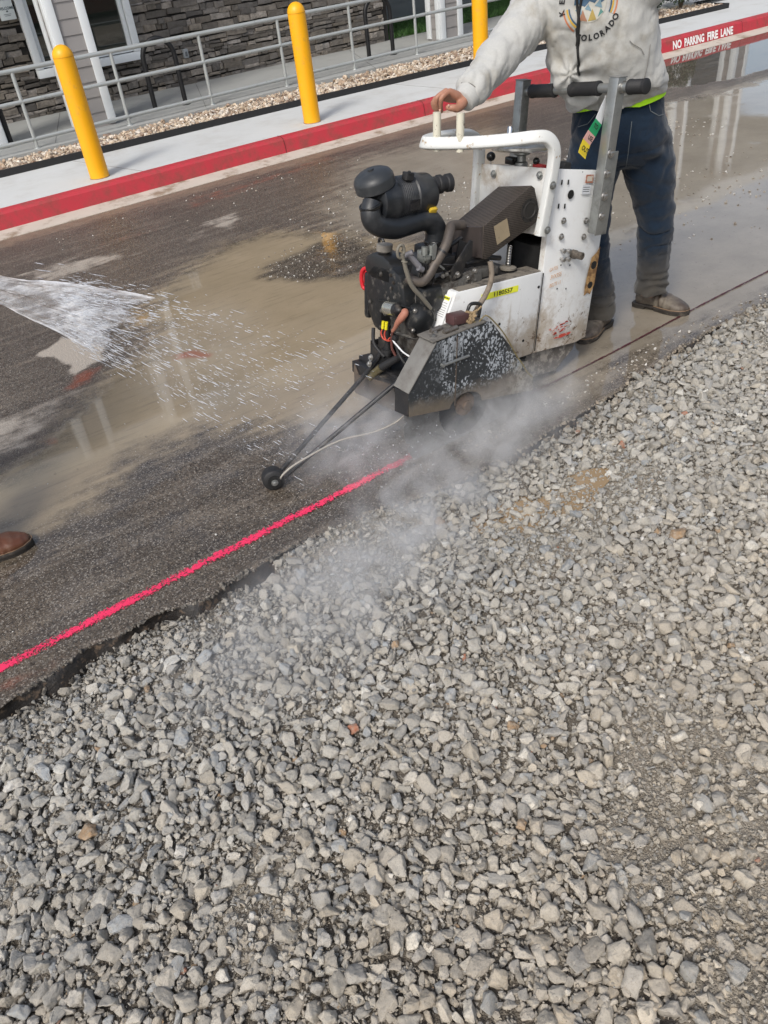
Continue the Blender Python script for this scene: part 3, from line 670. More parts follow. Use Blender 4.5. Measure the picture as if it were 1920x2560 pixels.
def gravel():
    rs = np.random.RandomState(4)
    def region(n, pw=1.0):
        x = rs.uniform(-1.1, 5.4, n * 6); y = rs.uniform(-.35, 2.1, n * 6)
        # right boundary of what a viewer here could see, widened
        keep = (y < edge_y(x) - .004) & (y > -.35 + .45 * np.clip(x - 1, 0, 9) - .2 * np.clip(-x, 0, 1) ) & (x < 1.6 + y * 1.9)
        return x[keep][:n], y[keep][:n]
    fine = lambda x, y: fbm2(x, y, 1.6, 41, 4)      # patches with fewer big stones
    def poisson(n, rad, minsep, occ=None):
        x, y = region(n); s = rad(len(x), x, y); order = np.argsort(-s); x, y, s = x[order], y[order], s[order]
        cell = {}; keep = []; g_ = .05
        for i in range(len(x)):
            cx, cy = int(x[i] / g_), int(y[i] / g_); ok = True
            for a in (-1, 0, 1):
                for b in (-1, 0, 1):
                    for j_ in cell.get((cx + a, cy + b), ()):
                        if (x[i] - x[j_]) ** 2 + (y[i] - y[j_]) ** 2 < ((s[i] + s[j_]) * minsep) ** 2: ok = False; break
                    if not ok: break
                if not ok: break
            if ok: cell.setdefault((cx, cy), []).append(i); keep.append(i)
        k = np.array(keep); return x[k], y[k], s[k]
    big = stone_shapes(60, 16, .05, 1, flat=(1, .78, .60)); huge = stone_shapes(50, 16, .045, 11, flat=(1, .78, .62), fine_=3); small = stone_shapes(24, 11, 0, 2, flat=(1, .8, .62))
    def rad(n, x, y):
        r = np.exp(rs.normal(math.log(.0112), .43, n)); r = np.clip(r, .0045, .031)
        fp = fine(x, y); fp = fines_f(x, y); r = np.where((fp > .5) & (rs.rand(n) < .62), r * .48, r)
        ed = np.interp(x, EX, EY) - y; r = np.where((ed < .22) & (x < .7) & (rs.rand(n) < .75), r * .5, r)
        return np.clip(r, .0045, .030)
    VV, FF, CC = [], [], []; off = 0
    x, y, s = poisson(90000, rad, .56)
    bury = fines_f(x, y) * .011; z = gz(x, y) + s * .52 + rs.uniform(-.005, .005, len(x)) - bury
    g_ = s > .0135
    for shp, sel in ((huge, g_), (big, ~g_)):
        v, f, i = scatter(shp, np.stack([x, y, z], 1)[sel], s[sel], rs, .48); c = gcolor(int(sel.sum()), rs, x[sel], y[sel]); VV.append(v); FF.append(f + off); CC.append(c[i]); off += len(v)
    # second, looser layer lying on top
    n = 5200; x, y = region(n); s = np.clip(np.exp(rs.normal(math.log(.011), .33, len(x))), .006, .022); z = gz(x, y) + .013 + s * .25
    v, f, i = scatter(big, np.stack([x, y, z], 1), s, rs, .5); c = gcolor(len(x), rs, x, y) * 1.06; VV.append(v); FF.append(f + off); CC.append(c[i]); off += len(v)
    n = 95000; x, y = region(n); s = .0026 + .0065 * rs.rand(len(x)) ** 1.6; z = gz(x, y) + rs.uniform(.002, .016, len(x))
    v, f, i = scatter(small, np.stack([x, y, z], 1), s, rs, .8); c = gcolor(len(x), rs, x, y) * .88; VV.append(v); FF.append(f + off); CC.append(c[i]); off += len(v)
    n = 90000; x, y = region(n); s = rs.uniform(.0012, .003, len(x)); z = gz(x, y) + rs.uniform(.002, .010, len(x))
    tiny = stone_shapes(6, 7, 0, 5, flat=(1, .8, .7))
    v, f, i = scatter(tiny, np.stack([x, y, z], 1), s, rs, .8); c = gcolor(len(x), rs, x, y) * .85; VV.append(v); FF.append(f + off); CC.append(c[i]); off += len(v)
    sm = np.zeros(sum(map(len, FF)), bool); sm[:len(FF[0])] = True
    o = np_mesh('gravel', np.concatenate(VV), np.concatenate(FF), GM, {'col': np.concatenate(CC)}, sm)
    tag(o, 'grey and tan crushed stone gravel filling the foreground', kind='stuff', cat='gravel')
gravel()
def river_rock():
    rs = np.random.RandomState(9); n = 9000; x = rs.uniform(-1.5, 11.4, n); lo = np.interp(x, BX, BY) + .045; hi = np.minimum(np.interp(x, SX, SY) - .02, 9.3); u = rs.rand(n)
    y = lo + (hi - lo) * u; s = rs.uniform(.016, .034, n); z = .17 + rs.uniform(0, .03, n)
    sh = stone_shapes(30, 16, .12, 3, flat=(1, .8, .65)); v, f, i = scatter(sh, np.stack([x, y, z], 1), s, rs, .7)
    pal = np.array([(.50, .40, .29), (.60, .52, .42), (.36, .26, .18), (.26, .18, .13), (.66, .60, .52), (.42, .34, .26), (.20, .15, .12)])
    c = pal[rs.choice(7, n, p=[.22, .2, .18, .1, .12, .12, .06])] * rs.uniform(.8, 1.15, (n, 1))
    m = bpy.data.materials.new('river_rock'); t = NT(m); t.base(t.mix(t.ramp(t.noise(30, 4), .4, .8, 0, .4), t.attr('col', 'Color'), (.3, .22, .15))); t.rough(.55)
    o = np_mesh('river_rock', v, f, m, {'col': c[i]}, False); tag(o, 'tan and brown river rock mulch between black edging and walkway', kind='stuff', cat='river rock')
    mb = MB(); xs = np.linspace(-5, 11.4, 60); vv = []
    for a in xs: vv += [(a, bY(a) + .03, .165), (a, sY(a) + .03, .165)]
    tag(mb.add(vv, [(2 * k, 2 * k + 2, 2 * k + 3, 2 * k + 1) for k in range(59)]).build('rock_bed', mat('bed_soil', (.10, .07, .05), .9, var=.4, vs=30), smooth=0), kind='structure')
river_rock()
def road_debris():
    rs = np.random.RandomState(12); X, Y, S_ = [], [], []
    for cx, cy, rx, ry, n, lo, hi in ((2.55, 4.5, .45, .35, 260, .003, .010), (3.6, 4.9, .9, .8, 520, .003, .013), (5.0, 4.6, 1.6, .5, 420, .004, .014), (4.6, 3.5, 1.2, .5, 160, .003, .012), (2.6, 6.4, 1.8, .35, 90, .004, .011), (1.0, 3.2, 1.2, .5, 90, .002, .005), (2.8, 2.1, 1.2, .07, 260, .003, .010), (.6, 2.25, .9, .12, 120, .002, .005), (5.5, 3.2, 2, .6, 160, .004, .012)):
        a = rs.rand(n) * 6.28; r = np.sqrt(rs.rand(n)); X.append(cx + rx * r * np.cos(a) + ry * rs.normal(0, .2, n)); Y.append(cy + ry * r * np.sin(a)); S_.append(np.exp(rs.uniform(math.log(lo), math.log(hi), n)))
    x, y, s = map(np.concatenate, (X, Y, S_)); k = (y > edge_y(x) + .01) & (y < 6.8); x, y, s = x[k], y[k], s[k]
    v, f, i = scatter(stone_shapes(20, 12, .04, 8), np.stack([x, y, s * .3], 1), s, rs, .3)
    pal = np.array([(.5, .48, .44), (.3, .26, .21), (.16, .13, .10), (.62, .61, .58)]); c = pal[rs.choice(4, len(x), p=[.25, .35, .3, .1])] * rs.uniform(.8, 1.1, (len(x), 1))
    o = np_mesh('road_debris', v, f, GM, {'col': c[i]}, False); tag(o, 'small stones and grit scattered over the muddy road', kind='stuff', cat='grit')
road_debris()
def crumbs():
    rs = np.random.RandomState(15); n = 1500; x = rs.uniform(-1, 4.8, n); e_ = edge_y(x); y = e_ - np.abs(rs.normal(0, .022, n)) + .008; s = np.exp(rs.normal(math.log(.0065), .45, n)); s = np.clip(s, .003, .018)
    z = np.where(y > e_ - .008, -.004, gz(x, y) + s * .5 + rs.uniform(0, .02, n)); dark = (x < 1.0)
    v, f, i = scatter(stone_shapes(20, 12, .05, 28), np.stack([x, y, z], 1), s, rs, .8)
    c = np.where((dark | (rs.rand(n) < .25))[:, None], np.array([.022, .019, .017]), np.array([.19, .155, .115])) * rs.uniform(.6, 1.5, (n, 1))
    o = np_mesh('asphalt_crumbs', v, f, stone_material('asphalt_crumb', .55), {'col': c[i]}, False); tag(o, 'black asphalt crumbs along the broken edge of the road', kind='stuff', cat='asphalt crumbs')
crumbs()
def gravel_puddle():
    m = bpy.data.materials.new('muddy_puddle'); t = NT(m); t.base(t.mix(t.noise(6, 4), (.25, .175, .10), (.34, .25, .155))); t.rough(.08); t.bump(t.noise(25, 3), .12, .004)
    mb = MB(); n = 44
    for cx, cy, rx, ry, z in ((1.68, 1.70, .32, .13, -.069), (1.33, 1.865, .34, .07, -.071)):
        p = [(cx + rx * (1 + .2 * math.sin(3 * a + 1)) * math.cos(a), cy + ry * (1 + .2 * math.sin(4 * a)) * math.sin(a) - (math.cos(a) * .05), z) for a in np.linspace(0, 2 * math.pi, n, endpoint=False)]
        mb.add(p, [tuple(range(n))])
    tag(mb.build('puddle', m, smooth=0), kind='structure')
gravel_puddle()

# ------------------------------------------------------------------ walk-behind saw (local frame: -x front, -y towards the viewer; nose raised 8 degrees)
saw = empty('concrete_saw', (2.35, 2.30, 0), 'white walk-behind concrete saw with black engine cutting along the pink line', 'concrete saw', rot=(0, R(8), 0))
white = mat('saw_white', (.66, .66, .64), .42, var=.05, vs=8, dirt=(.34, .27, .19), da=.30, ds=5, dd=.25, bump=.12, bs=60)
def dirty_white(name, zt, amt):
    """white panel, mud and rust splashes denser near its foot"""
    m = bpy.data.materials.new(name); t = NT(m)
    sx_ = t.n('ShaderNodeSeparateXYZ'); t.l(t.tc.outputs['Object'], sx_.inputs[0]); z = sx_.outputs[2]
    g_ = t.ramp(z, zt, .10, 0, 1)
    c = t.mix(t.noise(9, 4), (.66, .67, .66), (.78, .79, .79))
    f1 = t.ramp(t.math('ADD', t.noise(5, 8, .72), t.math('MULTIPLY', g_, .28)), .56, .80, 0, .8)
    c = t.mix(f1, c, (.33, .26, .18))
    f2 = t.ramp(t.math('ADD', t.noise(28, 6, .75), t.math('MULTIPLY', g_, .14)), .66, .72, 0, .85)
    c = t.mix(f2, c, (.12, .065, .03))
    st = t.noise(1, 5, .6, vec=t.co((40, 40, 3)))
    c = t.mix(t.ramp(t.math('ADD', st, t.math('MULTIPLY', g_, .12)), .62, .8, 0, .5), c, (.30, .22, .15))
    t.base(c); t.rough(t.ramp(f1, 0, .8, .38, .8)); t.bump(t.noise(70, 5), .08, .003); MATS[name] = m; return m
pan = dirty_white('side_panel_paint', .52, 1); blk = mat('black_metal', (.016, .016, .017), .42, var=.3, vs=20, dirt=(.10, .085, .07), da=.24, ds=14, dd=.25, bump=.2, bs=60)
eng = mat('engine_black', (.013, .014, .015), .4, var=.3, vs=15, dirt=(.11, .10, .085), da=.28, ds=26, dd=.16, bump=.35, bs=50)
cast = mat('cast_alloy', (.13, .125, .115), .55, metal=.35, var=.25, vs=20, dirt=(.05, .042, .035), da=.45, ds=20, bump=.4, bs=50)
rub = mat('rubber', (.014, .014, .015), .62, var=.2, vs=20, dirt=(.07, .065, .06), da=.15, ds=12)
plas = mat('filter_plastic', (.012, .014, .017), .36, var=.15, vs=10, dirt=(.075, .075, .075), da=.28, ds=7, dd=.4)
galv = mat('galvanised', (.34, .35, .34), .4, metal=.75, var=.18, vs=14, dirt=(.17, .17, .16), da=.3, ds=9, dd=.4)
steel = mat('bright_steel', (.42, .41, .39), .3, metal=.9, var=.12, vs=20, dirt=(.2, .17, .13), da=.2, ds=30)
chip = mat('chipped_cream', (.62, .59, .48), .45, var=.06, vs=8, dirt=(.14, .075, .04), da=.30, ds=42, dd=.05, bump=.2)
wtube = mat('tube_white', (.60, .61, .59), .38, var=.08, vs=8, dirt=(.33, .24, .15), da=.24, ds=30, dd=.08, bump=.15)
darkhole = mat('dark_cavity', (.006, .006, .006), .8)  # near-black colour standing in for the shade inside openings
X_, Y_, Z_ = (1, 0, 0), (0, 1, 0), (0, 0, 1)
def P(mb, name, m, parent=None, smooth=40): return mb.build(name, m, parent or saw, smooth)
def sidepoly(mb, poly, y, t, bev=.0, mi=0): return mb.prism(poly, X_, Z_, (0, y, 0), -t, bev, mi)   # from y towards +y by t

# console: near side, far side, front with its window, rear, top
q = MB(); sidepoly(q, [(-.172, .157), (.085, .150), (.148, .163), (.152, .655), (.090, .862), (-.168, .889)], -.052, .006, .0022)
con = P(q, 'console', pan)
q = MB(); sidepoly(q, [(-.172, .13), (.148, .13), (.152, .61), (.090, .822), (-.168, .849)], .385, .005, .002)
q.prism([(-.046, .64), (.385, .60), (.385, .850), (-.046, .889)], Y_, Z_, (-.170, 0, 0), .005, .002)
q.prism([(-.046, .20), (.385, .16), (.385, .42), (-.046, .47)], Y_, Z_, (-.170, 0, 0), .005, .002)
q.prism([(-.046, .468), (-.022, .468), (-.022, .642), (-.046, .642)], Y_, Z_, (-.170, 0, 0), .005, .001)
q.prism([(.17, .42), (.385, .42), (.385, .602), (.17, .622)], Y_, Z_, (-.170, 0, 0), .005, .001)
P(q, 'front_panel', white)
q = MB(); q.prism([(-.046, .16), (.385, .12), (.385, .61), (-.046, .655)], Y_, Z_, (.142, 0, 0), .005)
q.add([(-.168, -.046, .874), (.088, -.046, .847), (.088, .385, .808), (-.168, .385, .835)], [(0, 1, 2, 3)])
q.add([(.088, -.046, .855), (.148, -.046, .655), (.148, .385, .612), (.088, .385, .815)], [(0, 1, 2, 3)]); P(q, 'rear_cover', white, None, 0)
q = MB(); q.box((-.02, .17, .40), (.24, .38, .36)); P(q, 'interior_shade', darkhole, None, 0)  # dark box added so the console interior looks shaded through the window
# lower belt cover with a bright folded front
q = MB(); sidepoly(q, [(-.30, .153), (-.181, .158), (-.178, .506), (-.632, .497), (-.70, .33), (-.62, .28)], -.058, .09, .006)
bc = P(q, 'belt_cover', pan)
q = MB(); q.box((-.40, -.012, .503), (.43, .082, .004), Matrix.Rotation(R(-1.2), 3, 'Y'), .001); P(q, 'shelf_grime', mat('grimy_shelf', (.21, .185, .15), .75, var=.3, vs=12, dirt=(.08, .07, .06), da=.4, ds=14), bc, 0)
q = MB(); q.bar((-.177, -.0605, .50), (-.177, -.0605, .17), .003, .003); P(q, 'panel_seam', blk, bc, 0)
q = MB()
for p in ((-.194, .446), (-.395, .33), (-.25, .23)): P(MB().lathe([(.006, 0), (.006, .0012)], (p[0], -.0585, p[1]), (0, -1, 0), 12), 'hole', darkhole, bc, 0)
# asset label, warning label and grease-pencil writing
lab = MB(); A_ = Vector((-.505, -.0592, .456)); ux = Vector((.20, 0, .005)).normalized(); uz = Vector((-.005, 0, .2)).normalized()
lab.prism([(0, -.0125), (.195, -.0125), (.195, .0125), (0, .0125)], ux, uz, A_, .0006)
lb = P(lab, 'asset_label', mat('label_yellow', (.78, .80, .05), .45, var=.05), bc, 0)
q = MB(); lettering(q, '1180557', .0235, A_ + ux * .112 + Vector((0, -.0014, 0)), ux, uz, .0006, 1.25); P(q, 'lettering', mat('ink_black', (.015, .015, .015), .6), lb, 0)
fo = Vector((-.667, -.045, .415)); fu = Vector((0, 1, 0)); fz = Vector((.068, 0, .167)).normalized(); fn = fu.cross(fz)
if fn.x > 0: fn = -fn
q = MB(); q.add([fo + fu * a + fz * b + fn * .004 for a, b in ((-.004, -.085), (.062, -.085), (.062, .07), (-.004, .07))], [(0, 1, 2, 3)])
wl = P(q, 'warning_label', mat('label_white', (.74, .75, .75), .5), bc, 0)
q = MB()
for b in (.048, .038, .030): q.add([fo + fu * a + fz * c + fn * .0046 for a, c in ((.006, b - .008), (.052, b - .008), (.052, b - .0068), (.006, b - .0068))], [(0, 1, 2, 3)])
for b in (.012, .004, -.004, -.012): q.add([fo + fu * a + fz * c + fn * .0046 for a, c in ((.006, b), (.048, b), (.048, b + .0014), (.006, b + .0014))], [(0, 1, 2, 3)])
for b in (-.028, -.044, -.058, -.070): q.prism([(.008 * math.cos(a) * .5, .008 * math.sin(a) * .7) for a in np.linspace(0, 6.28, 9)[:-1]], fu, fz, fo + fu * .045 + fz * b + fn * .0046, .0004)
P(q, 'fine_print', MATS['ink_black'], wl, 0)
q = MB(); q.add([fo + fu * a + fz * c + fn * .0045 for a, c in ((.004, .052), (.054, .052), (.054, .066), (.004, .066))], [(0, 1, 2, 3)]); P(q, 'warning_stripe', MATS['label_yellow'], wl, 0)
q = MB(); q.add([fo + fu * a + fz * c + fn * .0050 for a, c in ((.044, .054), (.050, .054), (.047, .064))], [(0, 1, 2)])
lettering(q, 'WARNING', .009, fo + fu * .023 + fz * .059 + fn * .0050, -fu, fz, .0004, .9); P(q, 'warning_word', MATS['ink_black'], wl, 0)
crm = mat('grease_pencil', (.60, .30, .11), .7)
q = MB(); wx_ = Vector((1, 0, -.03))
for s, z, x, sz in (('GATES', .507, -.118, .021), ('3VX355', .476, -.100, .025), ('BELTS 11', .442, -.098, .022)): lettering(q, s, sz, (x, -.0592, z), (1, 0, .12), (.02, 0, 1), 0.0, .78)
P(q, 'handwriting', crm, con, 0)
# faded red emblem remains
q = MB(); rs_ = random.Random(3)
for k in range(26):
    x = -.104 + rs_.random() * .11; z = .212 + rs_.random() * .035 + (x + .1) * .14; w_ = rs_.uniform(.006, .024); h = rs_.uniform(.003, .009)
    q.prism([(x, z), (x + w_, z + h * .4), (x + w_ * .9, z + h), (x + w_ * .2, z + h * .8)], X_, Z_, (0, -.0584, 0), .0006)
q.prism([(-.07, .200), (-.02, .213), (.045, .211), (.03, .202), (-.02, .196)], X_, Z_, (0, -.0584, 0), .0006)
P(q, 'faded_emblem', mat('faded_red', (.46, .06, .04), .6, dirt=(.5, .4, .33), da=.4, ds=40, dd=.1), con, 0)
q = MB(); q.prism([(.001, .823), (.045, .820), (.046, .851), (.002, .854)], X_, Z_, (0, -.0584, 0), .0008); st = P(q, 'rating_plate', mat('sticker_brown', (.33, .13, .08), .5, dirt=(.6, .55, .5), da=.45, ds=50, dd=.1), con, 0)
q = MB(); q.prism([(.009, .829), (.038, .827), (.038, .846), (.009, .848)], X_, Z_, (0, -.0593, 0), .0005); P(q, 'plate_window', mat('plate_pale', (.5, .45, .38), .5), st, 0)
q = MB(); q.prism([(-.012, .783), (.036, .779), (.036, .814), (-.010, .818)], X_, Z_, (0, -.0584, 0), .0008); st = P(q, 'spec_label', mat('label_grey', (.55, .57, .6), .45), con, 0)
q = MB()
for z in (.808, .800, .792): q.prism([(-.007, z), (.030, z - .003), (.030, z - .0012), (-.007, z + .0018)], X_, Z_, (0, -.0593, 0), .0005)
P(q, 'fine_print', MATS['ink_black'], st, 0)
# slots, round holes, bolts, pins, crank stub
for p in ((-.132, .839), (-.096, .836), (-.134, .752), (-.099, .748)):
    q = MB(); q.prism([(p[0] - .004, p[1] - .009), (p[0] + .004, p[1] - .009), (p[0] + .004, p[1] + .009), (p[0] - .004, p[1] + .009)], X_, Z_, (0, -.0582, 0), .0008, .0003); P(q, 'slot', darkhole, con, 0)
for p, r in (((-.073, .789), .017), ((.125, .486), .017), ((.120, .402), .015), ((-.078, .516), .0035), ((-.024, .508), .0035), ((-.083, .42), .0035), ((-.029, .411), .0035), ((-.022, .886 - .02), .002)):
    q = MB(); q.lathe([(r, 0), (r, .0008)], (p[0], -.0582, p[1]), (0, -1, 0), 20); P(q, 'hole', darkhole, con, 0)
q = MB(); pts = [(.150, .56), (.128, .535), (.105, .52), (.095, .46), (.088, .40), (.09, .36), (.112, .37), (.128, .36), (.147, .40)]
q.prism(pts, X_, Z_, (0, -.0581, 0), .0003); P(q, 'rust_patch', mat('rust_stain', (.36, .22, .09), .85, var=.4, vs=20, dirt=(.16, .085, .035), da=.5, ds=30), con, 0)
for p in ((-.096, .693), (.036, .677), (-.098, .632), (.036, .614)):
    P(MB().bolt((p[0], -.058, p[1]), (0, -1, 0), .0085, .009), 'bolt', steel, con)
for p in ((-.089, .578), (-.057, .573), (-.085, .543), (-.055, .540)):
    P(MB().lathe([(.005, 0), (.005, .012), (.0095, .013), (.0095, .022), (.007, .024)], (p[0], -.058, p[1]), (0, -1, 0), 14), 'standoff', steel, con)
P(MB().lathe([(.018, 0), (.018, .018), (.015, .02), (.015, .05), (.009, .052), (.009, .049)], (-.018, -.058, .553), (.12, -1, 0), 20), 'crank_stub', mat('greasy_shaft', (.14, .12, .1), .5, metal=.5, dirt=(.06, .05, .04), da=.4, ds=20), con)
for y, z in ((.28, .825), (.02, .857), (.05, .68)): P(MB().bolt((-.175, y, z), (-1, 0, 0), .010, .010), 'bolt', galv, con)

# bent lifting frame
lp = [(-.228, -.068, .655), (-.215, -.068, .76), (-.200, -.068, .90), (-.205, -.066, .965), (-.235, -.055, 1.000), (-.275, -.035, 1.004), (-.33, .02, .993), (-.42, .12, .978), (-.50, .195, .972), (-.545, .245, .970), (-.545, .275, .969), (-.50, .305, .970), (-.43, .325, .972), (-.33, .34, .972), (-.235, .365, .962), (-.19, .378, .935), (-.172, .38, .88), (-.172, .38, .64)]
q = MB(); q.tube(lp, .02, 16, smooth=6, sq=(.034, .044)); lf = P(q, 'lifting_frame', wtube, None, 50)
for x, y in ((-.520, .215), (-.462, .150)):
    P(MB().tube([(x - .003, y + .012, .945), (x - .008, y + .014, 1.076)], .0150, 16), 'grip_upright', chip, lf)
for p in ((-.217, -.093, .841), (-.219, -.093, .679)): P(MB().bolt(p, (0, -1, 0), .010, .009), 'bolt', galv, lf)

# handle posts and bar
for nm, y, z0, z1, yy in (('near', -.092, .632, 1.190, -1), ('far', .400, .60, 1.148, 1)):
    q = MB(); q.box((.063, y, (z0 + z1) / 2), (.046, .046, z1 - z0), bev=.004)
    if yy < 0: q.box((.064, -.118, .785), (.066, .006, .31), bev=.002)
    po = P(q, 'handle_post', galv, None, 30)
    if yy < 0:
        for x, z in ((.050, .934), (.046, .862), (.051, .779), (.054, .703)): P(MB().lathe([(.017, 0), (.016, .003)], (x, -.121, z), (0, -1, 0), 20).bolt((x, -.124, z), (0, -1, 0), .010, .009), 'bolt', steel, po)
    P(MB().box((.063, y, z1 + .0015), (.049, .049, .004), bev=.001), 'cap', mat('post_cap', (.2, .2, .19), .5), po)
hz = lambda y: 1.146 - .10 * y
q = MB(); q.tube([(.066, -.215, hz(-.215)), (.066, .385, hz(.385))], .0165, 18); hb = P(q, 'handlebar', galv)
for a, b in ((-.228, -.148), (-.012, .135), (.215, .352)):
    q = MB(); n = 26; q.lathe([(.020, 0), (.0265, .004), (.0265, .012)] + [(.0240 + (.0012 if k % 2 else 0), .014 + (abs(b - a) - .030) * k / n) for k in range(n + 1)] + [(.0265, abs(b - a) - .012), (.0265, abs(b - a) - .003), (.02, abs(b - a))], (.066, a, hz(a)), (0, 1, -.10), 24); P(q, 'grip', rub, hb, 50)
P(MB().lathe([(.021, 0), (.021, .03)], (.066, -.125, hz(-.125)), (0, 1, -.1), 18), 'collar', steel, hb)

# control wheel, levers and knobs on the console top
q = MB(); q.lathe([(.02, .0), (.118, .002), (.124, .008), (.124, .016), (.118, .020), (.02, .018)], (-.135, .17, .925), (.0, .05, 1), 48); hw = P(q, 'control_wheel', mat('worn_chrome', (.5, .5, .49), .28, metal=.9, var=.2, vs=10, dirt=(.25, .24, .22), da=.35, ds=12))
P(MB().lathe([(.026, -.07), (.026, -.045), (.018, -.04), (.018, -.02), (.034, -.014), (.034, 0)], (-.135, .17, .925), (0, .05, 1), 20), 'hub', galv, hw)
P(MB().lathe([(.013, .016), (.013, .07), (.009, .076)], (-.115, .265, .925), (0, .05, 1), 16), 'spinner', mat('chrome', (.6, .6, .6), .12, metal=1), hw)
q = MB(); q.tube([(-.165, .315, .83), (-.165, .315, .875)], .004, 8); lv = P(q, 'choke_lever', steel); P(MB().ball((-.165, .315, .886), .0185, 3), 'ball_knob', mat('gloss_black', (.01, .01, .01), .2), lv, 180)
q = MB(); q.box((-.16, .20, .885), (.03, .045, .028), bev=.004); P(q, 'key_switch', MATS['gloss_black'])
P(MB().box((-.12, .08, .875), (.03, .05, .02), bev=.004), 'throttle_knob', mat('knob_red', (.3, .02, .02), .4)); P(MB().box((-.05, .02, .872), (.04, .05, .045), bev=.006), 'throttle_box', rub)
P(MB().ball((-.13, .09, .895), .014, 2), 'knob', MATS['gloss_black'], None, 180)

# blade guard: spattered shell, slanted nose strip, top plate
def guard_mat():
    m = bpy.data.materials.new('guard_spatter'); t = NT(m)
    sx_ = t.n('ShaderNodeSeparateXYZ'); t.l(t.tc.outputs['Object'], sx_.inputs[0])
    nz = t.math('ADD', t.math('MULTIPLY', t.noise(95, 3, .6, vec=t.co((1, 1, .8))), .8), t.math('MULTIPLY', t.noise(30, 4, .6), .2)); big = t.noise(6, 3, .5)
    f = t.ramp(t.math('ADD', nz, t.math('MULTIPLY', t.math('SUBTRACT', big, .5), .7)), .515, .545)
    hi = t.ramp(sx_.outputs[2], .10, .20); f = t.math('MULTIPLY', f, hi); f = t.math('MULTIPLY', f, t.ramp(t.math('ADD', sx_.outputs[0], t.math('MULTIPLY', t.math('SUBTRACT', t.noise(1, 4, .6, vec=t.co((60, 10, 7))), .5), .5)), -.80, -.66, .25, 1))
    c = t.mix(f, t.mix(t.noise(12, 5), (.012, .014, .016), (.040, .044, .048)), t.mix(t.noise(20, 4), (.26, .28, .30), (.42, .45, .48)))
    mud = t.ramp(t.math('ADD', sx_.outputs[2], t.math('MULTIPLY', t.math('SUBTRACT', t.noise(9, 6, .7), .5), .14)), .18, .115)
    c = t.mix(t.math('MULTIPLY', mud, .8), c, t.mix(t.noise(20, 6), (.105, .085, .062), (.19, .155, .115)))
    rsp = t.ramp(t.math('ADD', sx_.outputs[0], t.math('MULTIPLY', t.noise(14, 5), .1)), -.42, -.30); rs2 = t.math('MULTIPLY', rsp, t.ramp(t.noise(42, 5, .75), .46, .52))
    c = t.mix(t.math('MULTIPLY', rs2, .8), c, (.30, .28, .24))
    t.base(c); t.rough(t.ramp(mud, 0, 1, t.ramp and .34, .8)); t.bump(t.math('ADD', t.math('MULTIPLY', f, .5), t.noise(60, 5)), .3, .003); return m
gmat = guard_mat()
arch = [(-.56 - .0, .080)] + [(-.645 + .082 * math.cos(a), .082 + .055 * math.sin(a)) for a in np.linspace(.15, math.pi - .12, 12)] + [(-.732, .088)]
gp = [(-.924, .106), (-.931, .202), (-.812, .372), (-.575, .407), (-.545, .402), (-.286, .121), (-.275, .054)] + arch
q = MB(); sidepoly(q, gp, -.170, .005, .0015); gd = P(q, 'blade_guard', gmat, None, 30)
q = MB(); sidepoly(q, [(-.92, .10), (-.925, .2), (-.81, .36), (-.575, .395), (-.29, .115), (-.28, .06)], -.085, .004)
q.prism([(-.168, .11), (-.085, .10), (-.085, .196), (-.168, .205)], Y_, Z_, (-.926, 0, 0), -.005, .001)
q.add([(-.575, -.167, .402), (-.575, -.083, .398), (-.286, -.083, .117), (-.286, -.167, .12)], [(0, 1, 2, 3)])
q.add([(-.924, -.167, .107), (-.924, -.083, .103), (-.76, -.083, .088), (-.76, -.167, .092)], [(0, 1, 2, 3)]); P(q, 'guard_shell', blk, gd, 0)
q = MB(); a, b = Vector((-.934, -.128, .204)), Vector((-.812, -.128, .376)); q.bar(a, b, .092, .006, .0015); P(q, 'nose_strip', mat('guard_grey', (.19, .185, .17), .5, var=.12, vs=8, dirt=(.11, .10, .09), da=.35, ds=9, dd=.4, bump=.15), gd, 30)
q = MB(); q.bar((-.83, -.127, .380), (-.575, -.127, .408), .094, .006, .001); q.bar((-.60, -.127, .3995), (-.36, -.127, .197), .020, .006, .001); P(q, 'top_plate', mat('guard_top', (.15, .14, .125), .55, dirt=(.06, .055, .05), da=.35, ds=16), gd, 30)
q = MB(); q.bar((-.712, -.1715, .378), (-.704, -.1715, .095), .003, .004, .0005, up=(1, 0, 0)); P(q, 'seam', mat('seam_rust', (.09, .07, .055), .7), gd, 0)
P(MB().tube([(-.782, -.180, .283), (-.66, -.184, .296)], .0055, 10).tube([(-.782, -.172, .283), (-.782, -.186, .283)], .007, 8), 'guard_pin', galv, gd)
q = MB(); q.tube([(-.76, -.15, .397), (-.70, -.15, .404)], .010, 12); q.tube([(-.79, -.11, .395), (-.745, -.11, .40)], .010, 12); P(q, 'hinge', mat('hinge_steel', (.22, .2, .18), .4, metal=.7, dirt=(.1, .08, .06), da=.4, ds=30), gd)
P(MB().bolt((-.80, -.14, .386), (-.1, 0, 1), .008, .007).bolt((-.775, -.118, .389), (-.1, 0, 1), .008, .007), 'bolt', steel, gd)
q = MB(); q.box((-.672, -.118, .425), (.075, .05, .036), bev=.003); lb_ = P(q, 'latch_block', mat('dark_red_tube', (.075, .035, .035), .5, dirt=(.2, .2, .2), da=.25, ds=30, dd=.08), gd, 30)
P(MB().tube([(-.632, -.12, .40), (-.625, -.122, .450), (-.610, -.122, .468), (-.572, -.122, .462), (-.562, -.12, .447), (-.572, -.12, .385)], .0068, 10, smooth=4), 'latch_loop', mat('loop_black', (.02, .02, .02), .3), gd)
rp = mat('old_rope', (.28, .20, .11), .85, var=.3, vs=60, bump=.8, bs=200); rpy = mat('yellow_cord', (.20, .16, .07), .7, var=.5, vs=90, bump=.6, bs=300)
q = MB(); rr = random.Random(2)
